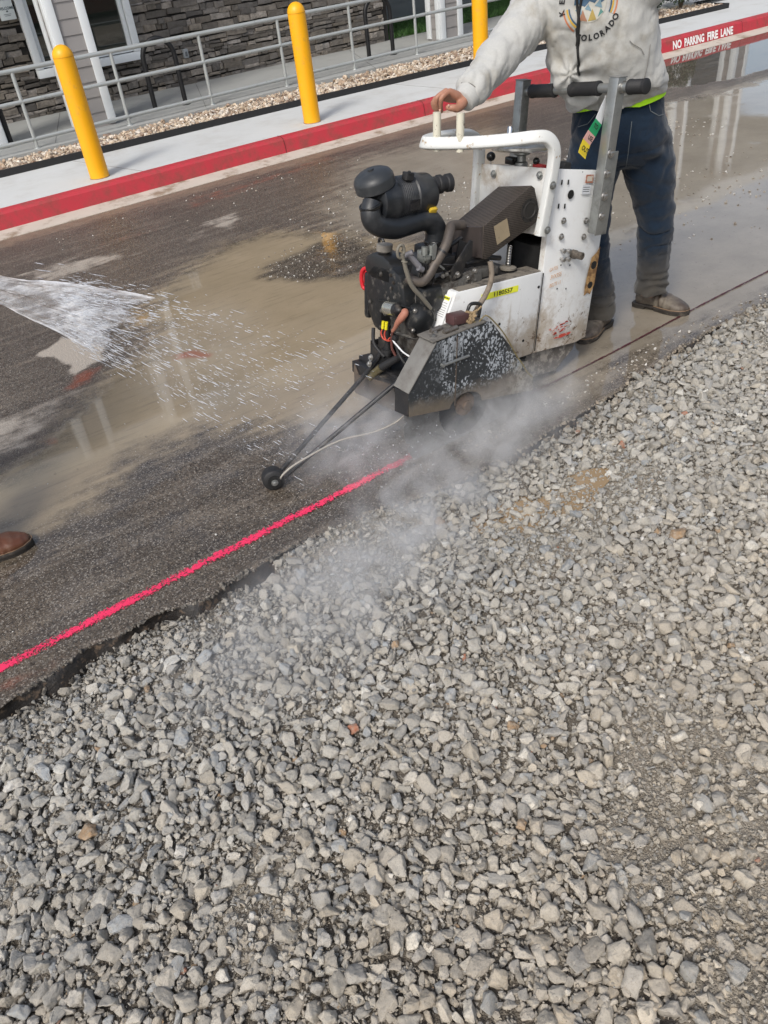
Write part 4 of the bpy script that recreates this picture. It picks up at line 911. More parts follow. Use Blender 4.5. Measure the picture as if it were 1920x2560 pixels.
for k in range(9):
    a = k * .7; c0 = Vector((-.628, -.135, .425)); q.tube([c0 + Vector((rr.uniform(-.02, .02), rr.uniform(-.02, .01), rr.uniform(-.02, .02))) for _ in range(4)], .005, 6, smooth=4)
q.tube([(-.625, -.14, .44), (-.60, -.15, .452), (-.585, -.15, .462)], .004, 6); P(q, 'rope_knot', rp, gd)
q = MB(); cp = [(-.63, -.15, .415), (-.60, -.155, .405), (-.575, -.168, .43), (-.53, -.175, .395), (-.47, -.178, .33), (-.40, -.178, .235), (-.36, -.178, .19), (-.33, -.178, .150), (-.293, -.176, .118)]; q.tube(cp, .0026, 6, smooth=8); P(q, 'tie_cord', rpy, gd)

# blade and arbor
blade_m = mat('blade_steel', (.26, .265, .27), .45, metal=.5, var=.15, vs=10, dirt=(.12, .115, .11), da=.5, ds=8, dd=.5)
q = MB(); prof = []; n = 144; v = []; f = []
for s, y in ((0, -.1225), (1, -.1175)):
    for k in range(n):
        a = 2 * math.pi * k / n; r = .300 if k % 8 else .285; v.append((-.613 + r * math.cos(a), y, .057 + r * math.sin(a)))
f = [tuple(range(n)), tuple(range(2 * n - 1, n - 1, -1))] + [(k, (k + 1) % n, n + (k + 1) % n, n + k) for k in range(n)]
bl = P(q.add(v, f), 'saw_blade', blade_m, None, 20)
P(MB().lathe([(.128, 0), (.128, .0012)], (-.613, -.1228, .057), (0, -1, 0), 64), 'blade_core', mat('blade_core_dark', (.030, .032, .036), .45, dirt=(.09, .08, .07), da=.3, ds=20), bl, 30)
q = MB(); q.lathe([(.048, 0), (.048, .006), (.040, .012), (.022, .014), (.022, .024), (.014, .026)], (-.613, -.124, .062), (0, -1, 0), 32); P(q, 'arbor_flange', mat('muddy_rust', (.13, .085, .055), .75, var=.3, vs=20, dirt=(.07, .05, .035), da=.45, ds=30, bump=.6), bl)
P(MB().tube([(-.613, -.12, .057), (-.613, .36, .057)], .016, 14), 'arbor_shaft', cast, bl)

# chassis deck, nose plate, brackets, rear foot plate, wheels
q = MB(); q.box((-.49, .17, .13), (.60, .40, .03), bev=.003); q.box((-.80, .22, .105), (.05, .30, .05), bev=.003); ch = P(q, 'chassis', blk)
q = MB(); q.prism([(.045, .020), (.045, .085), (.07, .128), (.315, .085), (.345, .125), (.345, .0), (.33, -.005)], Y_, Z_, (-.825, 0, 0), -.006, .001)
P(q, 'nose_plate', mat('muddy_plate', (.055, .045, .038), .6, var=.3, vs=8, dirt=(.13, .10, .075), da=.5, ds=7, dd=.3, bump=.3), ch, 20)
q = MB(); q.add([(-.825, .05, .128), (-.825, .33, .125), (-.62, .36, .155), (-.62, .02, .16)], [(0, 1, 2, 3)]); q.prism([(.16, .13), (.30, .13), (.30, .215), (.245, .228), (.245, .262), (.19, .285), (.16, .285)], Y_, Z_, (-.77, 0, 0), -.006, .001)
q.box((-.70, .30, .18), (.15, .006, .10)); P(q, 'front_bracket', blk, ch, 20)
for y, z in ((.221, .192), (.230, .162), (.02, .16)): P(MB().bolt((-.828, y, z), (-1, 0, .3), .009, .010), 'bolt', steel, ch)
q = MB(); sidepoly(q, [(-.30, .150), (.118, .157), (.10, .108), (.0, .028), (-.13, .030), (-.255, .085)], -.03, .006, .0015); P(q, 'foot_plate', mat('foot_spatter', (.10, .09, .08), .65, var=.3, vs=12, dirt=(.27, .25, .22), da=.45, ds=22, dd=.1, bump=.4), ch, 20)
for x, y, z, r in ((.01, .02, .075, .073), (.01, .34, .055, .073)):
    q = MB(); q.lathe([(r * .55, -.022), (r * .9, -.022), (r, -.014), (r, .014), (r * .9, .022), (r * .55, .022)], (x, y, z), Y_, 40); wh = P(q, 'wheel', rub); P(MB().lathe([(r * .55, -.016), (r * .3, -.012), (r * .2, -.024), (r * .2, .024), (r * .3, .012), (r * .55, .016)], (x, y, z), Y_, 24), 'rim', galv, wh)
q = MB(); q.tube([(-.80, .146, .22), (-.80, .146, .345)], .013, 14); q.lathe([(.024, 0), (.024, .012)], (-.80, .146, .236), Z_, 16); q.lathe([(.018, 0), (.018, .015)], (-.80, .146, .225), Z_, 16); P(q, 'front_hose', rub)
q = MB(); q.tube([(-.775, .067, .247), (-.80, .13, .195), (-.815, .165, .166)], .0155, 14); hz_ = P(q, 'water_hose', rub); P(MB().tube([(-.815, .165, .166), (-.824, .222, .114)], .017, 14).lathe([(.0205, -.006), (.0205, .01)], (-.825, .224, .112), (-.1, .75, -.65), 6), 'brass_fitting', mat('brass', (.28, .24, .13), .35, metal=.8, var=.2, vs=20, dirt=(.3, .29, .26), da=.3, ds=30), hz_)

# engine
en_ = empty('engine', (0, 0, 0)); en_.parent = saw
def EP(mb, name, m, smooth=40, par=None): return mb.build(name, m, par or en_, smooth)
q = MB(); q.box((-.60, .15, .36), (.30, .27, .27), bev=.02); q.box((-.56, .04, .47), (.22, .10, .12), Matrix.Rotation(R(-12), 3, 'Y'), .012); EP(q, 'crankcase', cast)
q = MB(); q.prism([(.035, .44), (.05, .50), (.078, .555), (.14, .575), (.25, .565), (.295, .52), (.302, .44), (.285, .36), (.245, .310), (.20, .300), (.19, .40), (.12, .432)], Y_, Z_, (-.80, 0, 0), .12, .012); EP(q, 'flywheel_shroud', eng, 35)
q = MB(); q.bar((-.803, .205, .432), (-.803, .0, .455), .004, .008, .001, up=(1, 0, 0)); q.box((-.70, .02, .47), (.10, .07, .10), bev=.02); EP(q, 'shroud_lip', eng)
q = MB(); q.prism([(.13, .50), (.125, .565), (.15, .592), (.19, .606), (.262, .602), (.30, .582), (.318, .548), (.306, .512), (.25, .495)], Y_, Z_, (-.80, 0, 0), .10, .014); EP(q, 'valve_cover', mat('cover_black', (.018, .018, .018), .35, var=.2, vs=12, dirt=(.12, .11, .10), da=.3, ds=10), 35)
q = MB(); q.lathe([(.022, .0), (.022, .03), (.016, .034)], (-.765, .222, .580), (0, 0, 1), 20); fil = EP(q, 'oil_filler', blk); EP(MB().lathe([(.031, .0), (.0315, .022), (.028, .025)], (-.765, .222, .612), (0, 0, 1), 28), 'cap', mat('dusty_cap', (.24, .22, .19), .6, dirt=(.12, .11, .1), da=.3, ds=30), 40, fil)
q = MB(); 
q.tube([(-.78, .31, .53), (-.79, .335, .515), (-.79, .345, .48), (-.785, .34, .445), (-.78, .32, .44)], .008, 10, smooth=5); q.box((-.775, .325, .49), (.02, .03, .06), bev=.006); EP(q, 'red_pull_guard', mat('signal_red', (.55, .02, .03), .35))
# recoil / fan side case
q = MB(); q.box((-.74, .31, .42), (.11, .035, .19), bev=.015); EP(q, 'side_case', eng)
q = MB(); q.lathe([(.026, 0), (.026, .058)], (-.81, .138, .418), (0, -1, .16), 28); q.lathe([(.0275, .0), (.0275, .004)], (-.81, .138, .418), (0, -1, .16), 28)
sol = EP(q, 'starter_solenoid', mat('bright_can', (.50, .49, .43), .25, metal=.8, var=.1, dirt=(.3, .27, .2), da=.2, ds=20)); EP(MB().lathe([(.025, 0), (.025, .018), (.012, .022), (.006, .03)], (-.81, .08, .427), (0, -1, .16), 24), 'terminal_cap', blk, 40, sol)
EP(MB().tube([(-.815, .020, .442), (-.82, .012, .434), (-.83, .02, .415), (-.835, .034, .395), (-.835, .05, .37), (-.835, .066, .352)], [.0125, .0155, .0145, .0110, .008, .0065], 14, smooth=5), 'terminal_boot', mat('orange_boot', (.36, .15, .10), .6, var=.15, vs=20, dirt=(.3, .15, .1), da=.25, ds=20), 60)
EP(MB().tube([(-.835, .066, .352), (-.832, .075, .32), (-.83, .075, .28), (-.82, .065, .25)], .0055, 8, smooth=5), 'battery_cable', mat('brown_cable', (.10, .035, .028), .5), 60)
q = MB(); q.lathe([(.060, 0), (.060, .02), (.052, .030), (.030, .033), (.02, .04)], (-.745, .022, .400), (-.35, -1, .05), 40); stc = EP(q, 'starter_motor', eng)
for a in (.6, 2.2, 3.9, 5.3): EP(MB().bolt(Vector((-.756, -.006, .402)) + Vector((.05 * math.cos(a), -.0, .05 * math.sin(a))), (-.35, -1, .05), .006, .006), 'bolt', steel, 40, stc)
q = MB(); q.box((-.73, .05, .345), (.08, .06, .05), bev=.012); q.tube([(-.80, .09, .33), (-.74, .02, .315)], .007, 8); q.box((-.73, .06, .27), (.05, .05, .10), bev=.01); EP(q, 'lower_casting', cast)
EP(MB().tube([(-.857, -.012, .664), (-.848, -.012, .637), (-.836, -.012, .603), (-.815, -.012, .553), (-.790, -.012, .52), (-.76, -.012, .491), (-.715, -.012, .440)], [.008, .007, .0085, .0085, .0085, .0085, .008], 12, smooth=5).lathe([(.012, 0), (.012, .006)], (-.846, -.012, .632), (.25, 0, .9), 12), 'dipstick_tube', mat('dusty_tube', (.17, .155, .125), .7, var=.2, vs=20, bump=.2), 60)
q = MB(); pts = [Vector((-.862, -.012, .672)) + Vector((.015 * math.cos(a), 0, .0225 * math.sin(a))) for a in np.linspace(0, 2 * math.pi, 18)]; q.tube(pts, .0055, 8); EP(q, 'dipstick_ring', MATS['dusty_tube'], 60)
exm = mat('exhaust_scale', (.105, .09, .08), .55, metal=.45, var=.25, vs=10, dirt=(.20, .165, .13), da=.3, ds=9, dd=.3)
EP(MB().tube([(-.797, .03, .560), (-.785, .01, .550), (-.752, .0, .545), (-.722, .0, .565), (-.70, .0, .595), (-.659, .0, .643), (-.632, .01, .672), (-.605, .03, .70), (-.57, .06, .71), (-.50, .08, .70)], .0185, 18, smooth=6), 'exhaust_pipe', exm, 60)
EP(MB().lathe([(.021, 0), (.021, .008)], (-.664, .0, .636), (.65, 0, .76), 18), 'pipe_clamp', blk)
# cylinder fins
q = MB()
for k in range(9): q.box((-.775 + k * .0085 + .01, .02, .588 - k * .004), (.003, .05, .06), Matrix.Rotation(R(14), 3, 'Y'), .0008)
q.box((-.66, .08, .585), (.16, .13, .06), bev=.01); EP(q, 'cooling_fins', blk, 30)
q = MB(); q.box((-.72, .03, .625), (.045, .04, .05), bev=.005); q.lathe([(.012, 0), (.012, .03)], (-.745, .0, .640), Z_, 14); q.lathe([(.010, 0), (.010, .035)], (-.715, .0, .636), Z_, 14); q.box((-.735, -.002, .63), (.03, .01, .02), bev=.002); EP(q, 'carburettor', mat('zinc_parts', (.36, .38, .36), .35, metal=.7, var=.3, vs=30, dirt=(.1, .1, .09), da=.4, ds=30))
q = MB()
for a, b in (((-.80, .02, .645), (-.765, .0, .60)), ((-.775, -.005, .60), (-.755, -.005, .59)), ((-.81, .03, .64), (-.79, .01, .655))): q.tube([a, b], .011, 12)
EP(q, 'ignition_coil', mat('grey_moulding', (.15, .145, .155), .5))
q = MB(); q.prism([(-.715, .62), (-.70, .62), (-.695, .665), (-.70, .678), (-.712, .676), (-.715, .66)], X_, Z_, (0, -.01, 0), -.005, .001); q.tube([(-.70, -.012, .61), (-.66, -.012, .58)], .004, 8); EP(q, 'lift_tab', galv, 20)
q = MB(); pts = [Vector((-.70, .335, .609)) + Vector((.0, .016 * math.cos(a), .018 * math.sin(a))) for a in np.linspace(0, 2 * math.pi, 16)]; q.tube(pts, .006, 8); q.box((-.70, .325, .585), (.012, .02, .03), bev=.002); EP(q, 'lift_eye', blk)
q = MB(); q.prism([(-.615, .565), (-.53, .665), (-.515, .66), (-.515, .60), (-.545, .58), (-.56, .52), (-.61, .525)], X_, Z_, (0, -.002, 0), -.008, .002); q.prism([(-.535, .655), (-.39, .60), (-.385, .55), (-.53, .51), (-.56, .53)], X_, Z_, (0, .05, 0), -.01, .002); EP(q, 'muffler_bracket', blk, 25)
q = MB(); q.prism([(-.62, .545), (-.37, .545), (-.37, .515), (-.60, .498)], X_, Z_, (0, .0, 0), -.05, .003); EP(q, 'rear_casting', cast, 25)
for p in ((-.535, .525), (-.515, .50), (-.50, .545), (-.64, .46), (-.585, .545)): EP(MB().bolt((p[0], -.003, p[1]), (0, -1, .1), .008, .010), 'bolt', steel)
q = MB(); q.box((-.44, .10, .55), (.12, .12, .06), bev=.01); q.tube([(-.5, .05, .56), (-.4, .03, .575), (-.33, .04, .56)], .01, 10); EP(q, 'governor_box', blk)
q = MB(); q.box((-.35, .1, .48), (.2, .2, .06), bev=.01); EP(q, 'rear_block', blk)
q = MB(); n = 90; q.tube([Vector((-.30, .02, .53)) + Vector((.009 * math.cos(k * .9), .009 * math.sin(k * .9), k * .0009)) for k in range(n)], .0022, 5); EP(q, 'spring', steel, 60)
EP(MB().lathe([(.032, 0), (.034, .008), (.02, .012)], (-.30, .02, .517), Z_, 24), 'tank_cap', mat('dusty_plastic', (.2, .18, .15), .7))
rk = random.Random(14)
for k in range(9):
    a = Vector((rk.uniform(-.80, -.60), rk.uniform(-.01, .10), rk.uniform(.52, .66))); b = a + Vector((rk.uniform(-.05, .14), rk.uniform(-.03, .05), rk.uniform(-.10, .04))); mid = (a + b) / 2 + Vector((0, rk.uniform(-.02, .0), rk.uniform(-.02, .04)))
    EP(MB().tube([a, mid, b], rk.uniform(.0025, .0055), 8, smooth=6), 'cable', [rub, MATS['dusty_tube'], blk][k % 3], 60)
for k in range(14):
    EP(MB().bolt((-.802, rk.uniform(.06, .28), rk.uniform(.33, .55)), (-1, 0, .05), .005, .005), 'bolt', cast)
for k in range(8):
    EP(MB().bolt((rk.uniform(-.74, -.48), -.006, rk.uniform(.47, .56)), (0, -1, .05), .006, .007), 'bolt', cast)
for k in range(5):
    EP(MB().box((-.70 + k * .05, -.004, .44 + .02 * (k % 2)), (.008, .018, .11), Matrix.Rotation(R(-14), 3, 'Y'), .002), 'casting_rib', cast)
EP(MB().tube([(-.80, .10, .30), (-.82, .04, .26), (-.80, .0, .22), (-.74, .0, .20)], .006, 8, smooth=6), 'cable', rub, 60)
EP(MB().tube([(-.79, .26, .30), (-.80, .24, .24), (-.79, .18, .20)], .008, 8, smooth=6), 'cable', rub, 60)
# intake elbow and air cleaner
ac = P(MB().lathe([(.060, 0), (.074, .008), (.074, .055), (.0765, .06), (.0765, .075), (.074, .08)] + [(.0735 + (.0018 if k % 2 else 0), .082 + k * .004) for k in range(14)] + [(.074, .15), (.079, .155), (.079, .185), (.0765, .19), (.073, .235), (.060, .252), (.03, .258)], (-.865, .15, .812), (1, 0, 0.02), 44), 'air_cleaner', plas)
q = MB(); q.lathe([(.030, 0), (.030, .022), (.034, .026), (.034, .038), (.028, .042), (.028, .058), (.032, .062), (.033, .08)], (-.615, .135, .845), (.95, -.12, .06), 24); P(q, 'outlet_boot', rub, ac)
P(MB().box((-.645, .088, .768), (.034, .016, .026), Matrix.Rotation(R(30), 3, 'X'), .003), 'yellow_tag', mat('tag_yellow', (.60, .40, .03), .5, dirt=(.1, .1, .1), da=.2, ds=40), ac)
P(MB().box((-.735, .077, .800), (.045, .006, .038), bev=.002), 'data_plate', mat('gloss_decal', (.012, .012, .014), .15), ac)
ax = Vector((-.38, .02, 1)).normalized(); cc_ = Vector((-.853, .160, .868))
P(MB().lathe([(.040, -.035), (.055, -.020), (.069, -.014), (.074, -.010), (.074, .020), (.073, .024), (.066, .036), (.050, .046), (.030, .051), (.011, .052), (.011, .057), (.004, .058)], cc_, ax, 48), 'intake_cap', mat('cap_plastic', (.026, .029, .032), .45, var=.12, dirt=(.10, .10, .10), da=.3, ds=7, dd=.4), ac)
q = MB(); q.box((-.745, .11, .893), (.035, .03, .028), Matrix.Rotation(R(10), 3, 'Y'), .004); q.bolt((-.748, .10, .905), (0, -.4, 1), .006, .006); P(q, 'cap_bracket', rub, ac)
P(MB().tube([(-.885, .13, .815), (-.900, .12, .785), (-.893, .115, .755), (-.86, .112, .735), (-.80, .11, .722), (-.74, .11, .728), (-.68, .11, .735), (-.64, .11, .728), (-.612, .11, .700), (-.604, .11, .672), (-.604, .11, .635)], [.036, .037, .038, .039, .040, .040, .040, .041, .041, .042, .044], 24, smooth=5), 'intake_elbow', mat('elbow_rubber', (.012, .014, .017), .4, var=.15, dirt=(.06, .06, .06), da=.2, ds=8, dd=.4), ac, 60)
for o_, a_ in (((-.894, .125, .800), (-.35, 0, 1)), ((-.604, .11, .640), (0, 0, 1))): P(MB().lathe([(.041 if a_[0] else .046, 0), (.0425 if a_[0] else .047, .002), (.0425 if a_[0] else .047, .012), (.041 if a_[0] else .046, .014)], o_, a_, 28), 'hose_clamp', MATS['gloss_black'], ac)
q = MB(); q.box((-.60, .13, .60), (.12, .10, .07), bev=.012); q.tube([(-.66, .09, .64), (-.58, .07, .63), (-.52, .06, .66)], .009, 10); P(q, 'intake_manifold', blk, ac)
# muffler with wire mesh guard
def mesh_mat():
    m = bpy.data.materials.new('perforated_mesh'); t = NT(m)
    w1 = t.n('ShaderNodeTexWave', wave_type='BANDS', bands_direction='DIAGONAL'); 
    v1 = t.vor(150, rnd=0.0); hole = t.ramp(v1, .30, .38, 1, 0)
    c = t.mix(hole, t.mix(t.noise(10, 5), (.06, .048, .04), (.12, .10, .085)), (.008, .007, .006)); t.base(c); t.rough(.5); t.b.inputs['Metallic'].default_value = .4
    t.bump(t.math('SUBTRACT', 1, hole), .6, .002); return m
mm_ = mesh_mat()
mp = [(-.466, .707), (-.232, .829), (-.214, .818), (-.163, .700), (-.176, .690), (-.440, .578), (-.456, .584)]
q = MB(); q.prism(mp, X_, (0, 0, 1), (0, 0, 0), -.185, .004)
q.v = [(x, y, z - .17 * y) for x, y, z in q.v]; mf = P(q, 'muffler', mm_, None, 30)
q = MB(); q.lathe([(.034, -.002), (.034, .003), (.029, .005), (.026, .002)], (-.232, 0, .738), (0, -1, 0), 32); q.lathe([(.045, .0), (.045, .0012), (.033, .0015)], (-.232, 0, .738), (0, -1, 0), 32); P(q, 'outlet', mat('sooty_ring', (.022, .02, .018), .6), mf)
for a in (.5, 1.6, 2.7, 3.8, 4.9, 5.9): P(MB().lathe([(.004, 0), (.004, .002)], (-.232 + .039 * math.cos(a), -.0015, .738 + .039 * math.sin(a)), (0, -1, 0), 8), 'rivet', darkhole, mf)
q = MB(); q.prism([(-.415, .700), (-.350, .722), (-.325, .655), (-.390, .628)], X_, Z_, (0, -.0015, 0), .001); P(q, 'heat_patch', mat('tan_plate', (.30, .24, .155), .7, var=.12, vs=25, dirt=(.13, .09, .06), da=.25, ds=30, dd=.1), mf, 0)
q = MB(); sidepoly(q, [(-.476, .704), (-.464, .706), (-.454, .584), (-.466, .59)], .004, .176); q.v = [(x, y, z - .17 * y) for x, y, z in q.v]; P(q, 'end_plate', mat('brown_shell', (.055, .045, .042), .5, var=.3, vs=12), mf, 0)
# hanging hose from the muffler guard, wires
P(MB().tube([(-.497, -.085, .60), (-.494, -.095, .56), (-.502, -.10, .52), (-.523, -.10, .479), (-.553, -.10, .442), (-.577, -.10, .410), (-.60, -.11, .392)], .0105, 12, smooth=6), 'drain_hose', mat('dusty_hose', (.19, .155, .12), .75, var=.2, vs=25, dirt=(.1, .08, .06), da=.3, ds=20), None, 60)
wq = [((-.83, .135, .366), (.70, .62, .02)), ((-.83, .113, .369), (.72, .68, .10))]
for (x, y, z), c in wq:
    P(MB().tube([(x, y, z + .004), (x, y + .004, z - .026)], .0065, 10), 'crimp_connector', mat('crimp_yellow', c, .4), None)
P(MB().tube([(-.83, .139, .34), (-.832, .146, .32), (-.832, .132, .302), (-.832, .105, .303), (-.832, .088, .318)], .003, 6, smooth=6).tube([(-.83, .117, .343), (-.831, .125, .32), (-.83, .115, .300), (-.83, .09, .305)], .003, 6, smooth=6), 'red_wire', mat('wire_red', (.55, .08, .05), .4), None, 60)
P(MB().tube([(-.83, .082, .334), (-.832, .062, .312), (-.832, .035, .300), (-.832, .0, .288), (-.83, -.041, .282)], .0035, 6, smooth=6), 'white_wire', mat('wire_white', (.75, .76, .76), .4), None, 60)
P(MB().box((-.826, .065, .325), (.02, .03, .02), bev=.003), 'wire_plug', rub)

# front pointer: two bars down to the guide wheel
wl_ = saw.matrix_basis if False else None
SM = Matrix.Translation((2.35, 2.30, 0)) @ Matrix.Rotation(R(8), 4, 'Y'); SMi = SM.inverted()
def tl(p): return SMi @ Vector(p)
hubw = Vector((.975, 2.415, .028)); a1 = Vector((-.79, .235, .165)); a2 = Vector((-.815, .030, .165)); h_ = tl(hubw)
q = MB(); q.tube([(-.74, .20, .245), a1 + Vector((.01, -.01, .03)), a1, h_ + Vector((.02, .012, .012))], .0095, 10); q.v = q.v; pa_ = P(q, 'pointer_arm', blk)
q = MB(); q.tube([(-.76, .00, .20), a2, h_ + Vector((.02, -.024, .012))], .0095, 10); P(q, 'pointer_arm', blk)
q = MB(); q.lathe([(.012, -.03), (.034, -.028), (.042, -.022), (.044, -.012), (.044, .012), (.042, .022), (.034, .028), (.012, .03)], h_ + Vector((0, 0, .016)), (.35, 1, 0), 36); gw = P(q, 'guide_wheel', rub)
P(MB().lathe([(.026, -.036), (.026, -.026)], h_ + Vector((0, 0, .016)), (.35, 1, 0), 24), 'wheel_recess', darkhole, gw)
P(MB().lathe([(.010, -.046), (.010, -.026)], h_ + Vector((0, 0, .016)), (.35, 1, 0), 12).bolt(h_ + Vector((-.012, -.036, .016)), (-.35, -1, 0), .009, .008), 'axle_nut', galv, gw)
b0 = tl(hubw + Vector((.01, -.03, .01)))
P(MB().tube([b0 + Vector((0, 0, .0)), b0 + Vector((.02, -.01, .035)), tl((1.08, 2.36, .10)), tl((1.25, 2.34, .125)), tl((1.40, 2.30, .12)), tl((1.49, 2.24, .17)), tl((1.52, 2.21, .26))], .004, 8, smooth=8), 'pointer_cord', mat('grey_cord', (.33, .31, .27), .7, var=.2, vs=60), None, 60)

# hanging inspection ribbon (rests on the bar: a thing of its own)
tg = empty('tag_ribbon', SM @ Vector((.05, -.06, 1.12)), 'striped paper ribbon in white, green, pink and yellow hanging from the handlebar', 'tag', rot=(0, R(8), 0))
off = Vector((.05, -.06, 1.12))
tp = [(.053, 1.126, .001), (.042, 1.085, .018), (.028, 1.040, .025), (.006, 1.000, .028), (-.012, .970, .028), (-.026, .945, .028), (-.038, .925, .028)]
dirn = Vector((.50, 0, .86)); nrm = Vector((.86, 0, -.50))
def rib(i, j, m, nm):
    q = MB(); v = []
    for k in range(i, j + 1):
        c = Vector((tp[k][0], -.055 - .006 * math.sin(k * 1.1), tp[k][1])) - off
        for s in (-1, 1): v.append(c + nrm * tp[k][2] * s + Vector((0, .002 * s, 0)))
    q.add(v, [(2 * k, 2 * k + 2, 2 * k + 3, 2 * k + 1) for k in range(j - i)]); q.v = q.v
    o = q.build(nm, m, tg, 0); sm_ = o.modifiers.new('thickness', 'SOLIDIFY'); sm_.thickness = .0008; return o
rib(0, 2, mat('tag_white', (.72, .74, .76), .4), 'white_section'); rib(2, 3, mat('tag_green', (.02, .33, .13), .4), 'green_section'); rib(3, 4, mat('tag_pink', (.72, .42, .38), .4), 'pink_section'); rib(4, 6, mat('tag_yellow2', (.80, .62, .03), .4), 'yellow_section')
for s, k, sz, nm in (('TO', 2.4, .023, 'word'), ('USE', 3.5, .022, 'word'), ('OUT', 4.9, .024, 'word')):
    i = int(k); fr = k - i; c = Vector((tp[i][0] * (1 - fr) + tp[i + 1][0] * fr - .010, -.0665, tp[i][1] * (1 - fr) + tp[i + 1][1] * fr)) - off
    q = MB(); lettering(q, s, sz, c, (.86, 0, -.46), (.46, 0, .86), .0009, .8); q.build(nm, MATS['ink_black'], tg, 0)

# ------------------------------------------------------------------ people
def loft(mb, rings, seg=28, sub=4, mi=0):
    """rings: (centre, half width, half depth, right axis, front axis)"""
    R_ = []
    for i in range(len(rings) - 1):
        for k in range(sub):
            t = k / sub; a, b = rings[i], rings[i + 1]; e = t * t * (3 - 2 * t)
            R_.append((Vector(a[0]).lerp(Vector(b[0]), t), a[1] * (1 - e) + b[1] * e, a[2] * (1 - e) + b[2] * e, Vector(a[3]).lerp(Vector(b[3]), t).normalized(), Vector(a[4]).lerp(Vector(b[4]), t).normalized()))
    a = rings[-1]; R_.append((Vector(a[0]), a[1], a[2], Vector(a[3]).normalized(), Vector(a[4]).normalized()))
    v = []; n = len(R_)
    for c, hw, hd, rx, fy in R_:
        for k in range(seg):
            an = 2 * math.pi * k / seg; ca, sa = math.cos(an), math.sin(an); e = .88
            v.append(c + rx * hw * math.copysign(abs(ca) ** e, ca) + fy * hd * math.copysign(abs(sa) ** e, sa))
    f = [(i * seg + k, i * seg + (k + 1) % seg, (i + 1) * seg + (k + 1) % seg, (i + 1) * seg + k) for i in range(n - 1) for k in range(seg)]
    f += [tuple(range(seg))[::-1], tuple((n - 1) * seg + k for k in range(seg))]
    mb.add(v, f, mi)
def fuse(mb, name, m, root, voxel, smooth=6, wrinkle=None, seed=0):
    o = mb.build(name, m, None, 0); r = o.modifiers.new('fuse', 'REMESH'); r.mode = 'VOXEL'; r.voxel_size = voxel; r.use_smooth_shade = True
    if smooth: s_ = o.modifiers.new('soften', 'SMOOTH'); s_.iterations = smooth; s_.factor = .5
    me = bpy.data.meshes.new_from_object(o.evaluated_get(bpy.context.evaluated_depsgraph_get())); me.name = name
    bpy.data.objects.remove(o)
    if not me.materials: me.materials.append(m)
    if wrinkle:
        nr = [v.normal.copy() for v in me.vertices]
        for v, n in zip(me.vertices, nr): v.co += n * wrinkle(v.co)
    me.transform(Matrix.Translation(-root.location)); me.shade_smooth(); return link(name, me, root)
def crease(amp, sc, seed, st=(1, 1, 1)):
    def f(co):
        p = Vector((co.x * sc * st[0] + seed, co.y * sc * st[1], co.z * sc * st[2])); w_ = noise.noise(p + Vector((noise.noise(p * 1.3), noise.noise(p * 1.1 + Vector((7, 7, 7))), 0)) * .6)
        return -amp * math.exp(-(w_ / .055) ** 2) * (.35 + .65 * max(0, noise.noise(p * .5 + Vector((3, 9, 2))) + .5))
    return f
def fabric(name, col, dirt, da, ds=5, weave=500, r=.9):
    m = bpy.data.materials.new(name); t = NT(m); n2 = t.noise(ds, 7, .65)
    c = t.mix(t.noise(120, 4, .8), [x * .82 for x in col], [min(1, x * 1.12) for x in col])
    c = t.mix(t.ramp(n2, .62 - da * .3, .80 - da * .3, 0, .75), c, dirt); t.base(c); t.rough(r)
    t.b.inputs['Sheen Weight'].default_value = .25; t.b.inputs['Specular IOR Level'].default_value = .2
    t.bump(t.math('ADD', t.noise(weave, 2), t.math('MULTIPLY', t.noise(25, 4), 1.5)), .35, .002); return m
def folds(amp, sc, seed, stretch=(1, 1, 1)):
    def f(co):
        p = Vector((co.x * sc * stretch[0] + seed, co.y * sc * stretch[1], co.z * sc * stretch[2]))
        a = noise.noise(p + Vector((noise.noise(p * .7) * 1.5, 0, 0))); r = 1 - abs(a) * 2.2
        b = noise.noise(p * 2.1 + Vector((5, 3, 1)))
        return amp * (r * .8 + b * .5 - .3)
    return f
sweat = fabric('grey_sweatshirt', (.45, .45, .43), (.29, .265, .215), .42)
def denim():
    m = bpy.data.materials.new('dirty_denim'); t = NT(m); s_ = t.n('ShaderNodeSeparateXYZ'); t.l(t.tc.outputs['Object'], s_.inputs[0])
    c = t.mix(t.noise(7, 5), (.003, .009, .021), (.010, .024, .046)); c = t.mix(t.ramp(t.noise(160, 3, .7), .5, .75, 0, .12), c, (.04, .07, .10))
    g_ = t.ramp(t.math('ADD', s_.outputs[2], t.math('MULTIPLY', t.math('SUBTRACT', t.noise(6, 6, .7), .5), .5)), .42, .12, 0, .9)
    c = t.mix(g_, c, t.mix(t.noise(12, 6), (.040, .037, .033), (.10, .088, .07))); t.base(c); t.rough(.85); t.b.inputs['Sheen Weight'].default_value = .2; t.b.inputs['Specular IOR Level'].default_value = .2
    t.bump(t.math('ADD', t.noise(400, 2), t.math('MULTIPLY', t.noise(30, 4), 1.2)), .35, .002); return m
den = denim()
skin = bpy.data.materials.new('skin'); t = NT(skin); t.base(t.mix(t.noise(22, 5), (.30, .135, .085), (.46, .235, .155))); t.rough(.5); t.b.inputs['Subsurface Weight'].default_value = .08; t.b.inputs['Subsurface Radius'].default_value = (.012, .005, .003); t.bump(t.noise(260, 5), .35, .0015)
leather = mat('wet_brown_leather', (.07, .052, .040), .5, var=.3, vs=10, dirt=(.19, .165, .13), da=.42, ds=12, dd=.3, bump=.35, bs=50)
red_leather = mat('red_brown_leather', (.125, .045, .022), .4, var=.3, vs=10, dirt=(.16, .10, .07), da=.25, ds=9, dd=.3, bump=.3, bs=60)
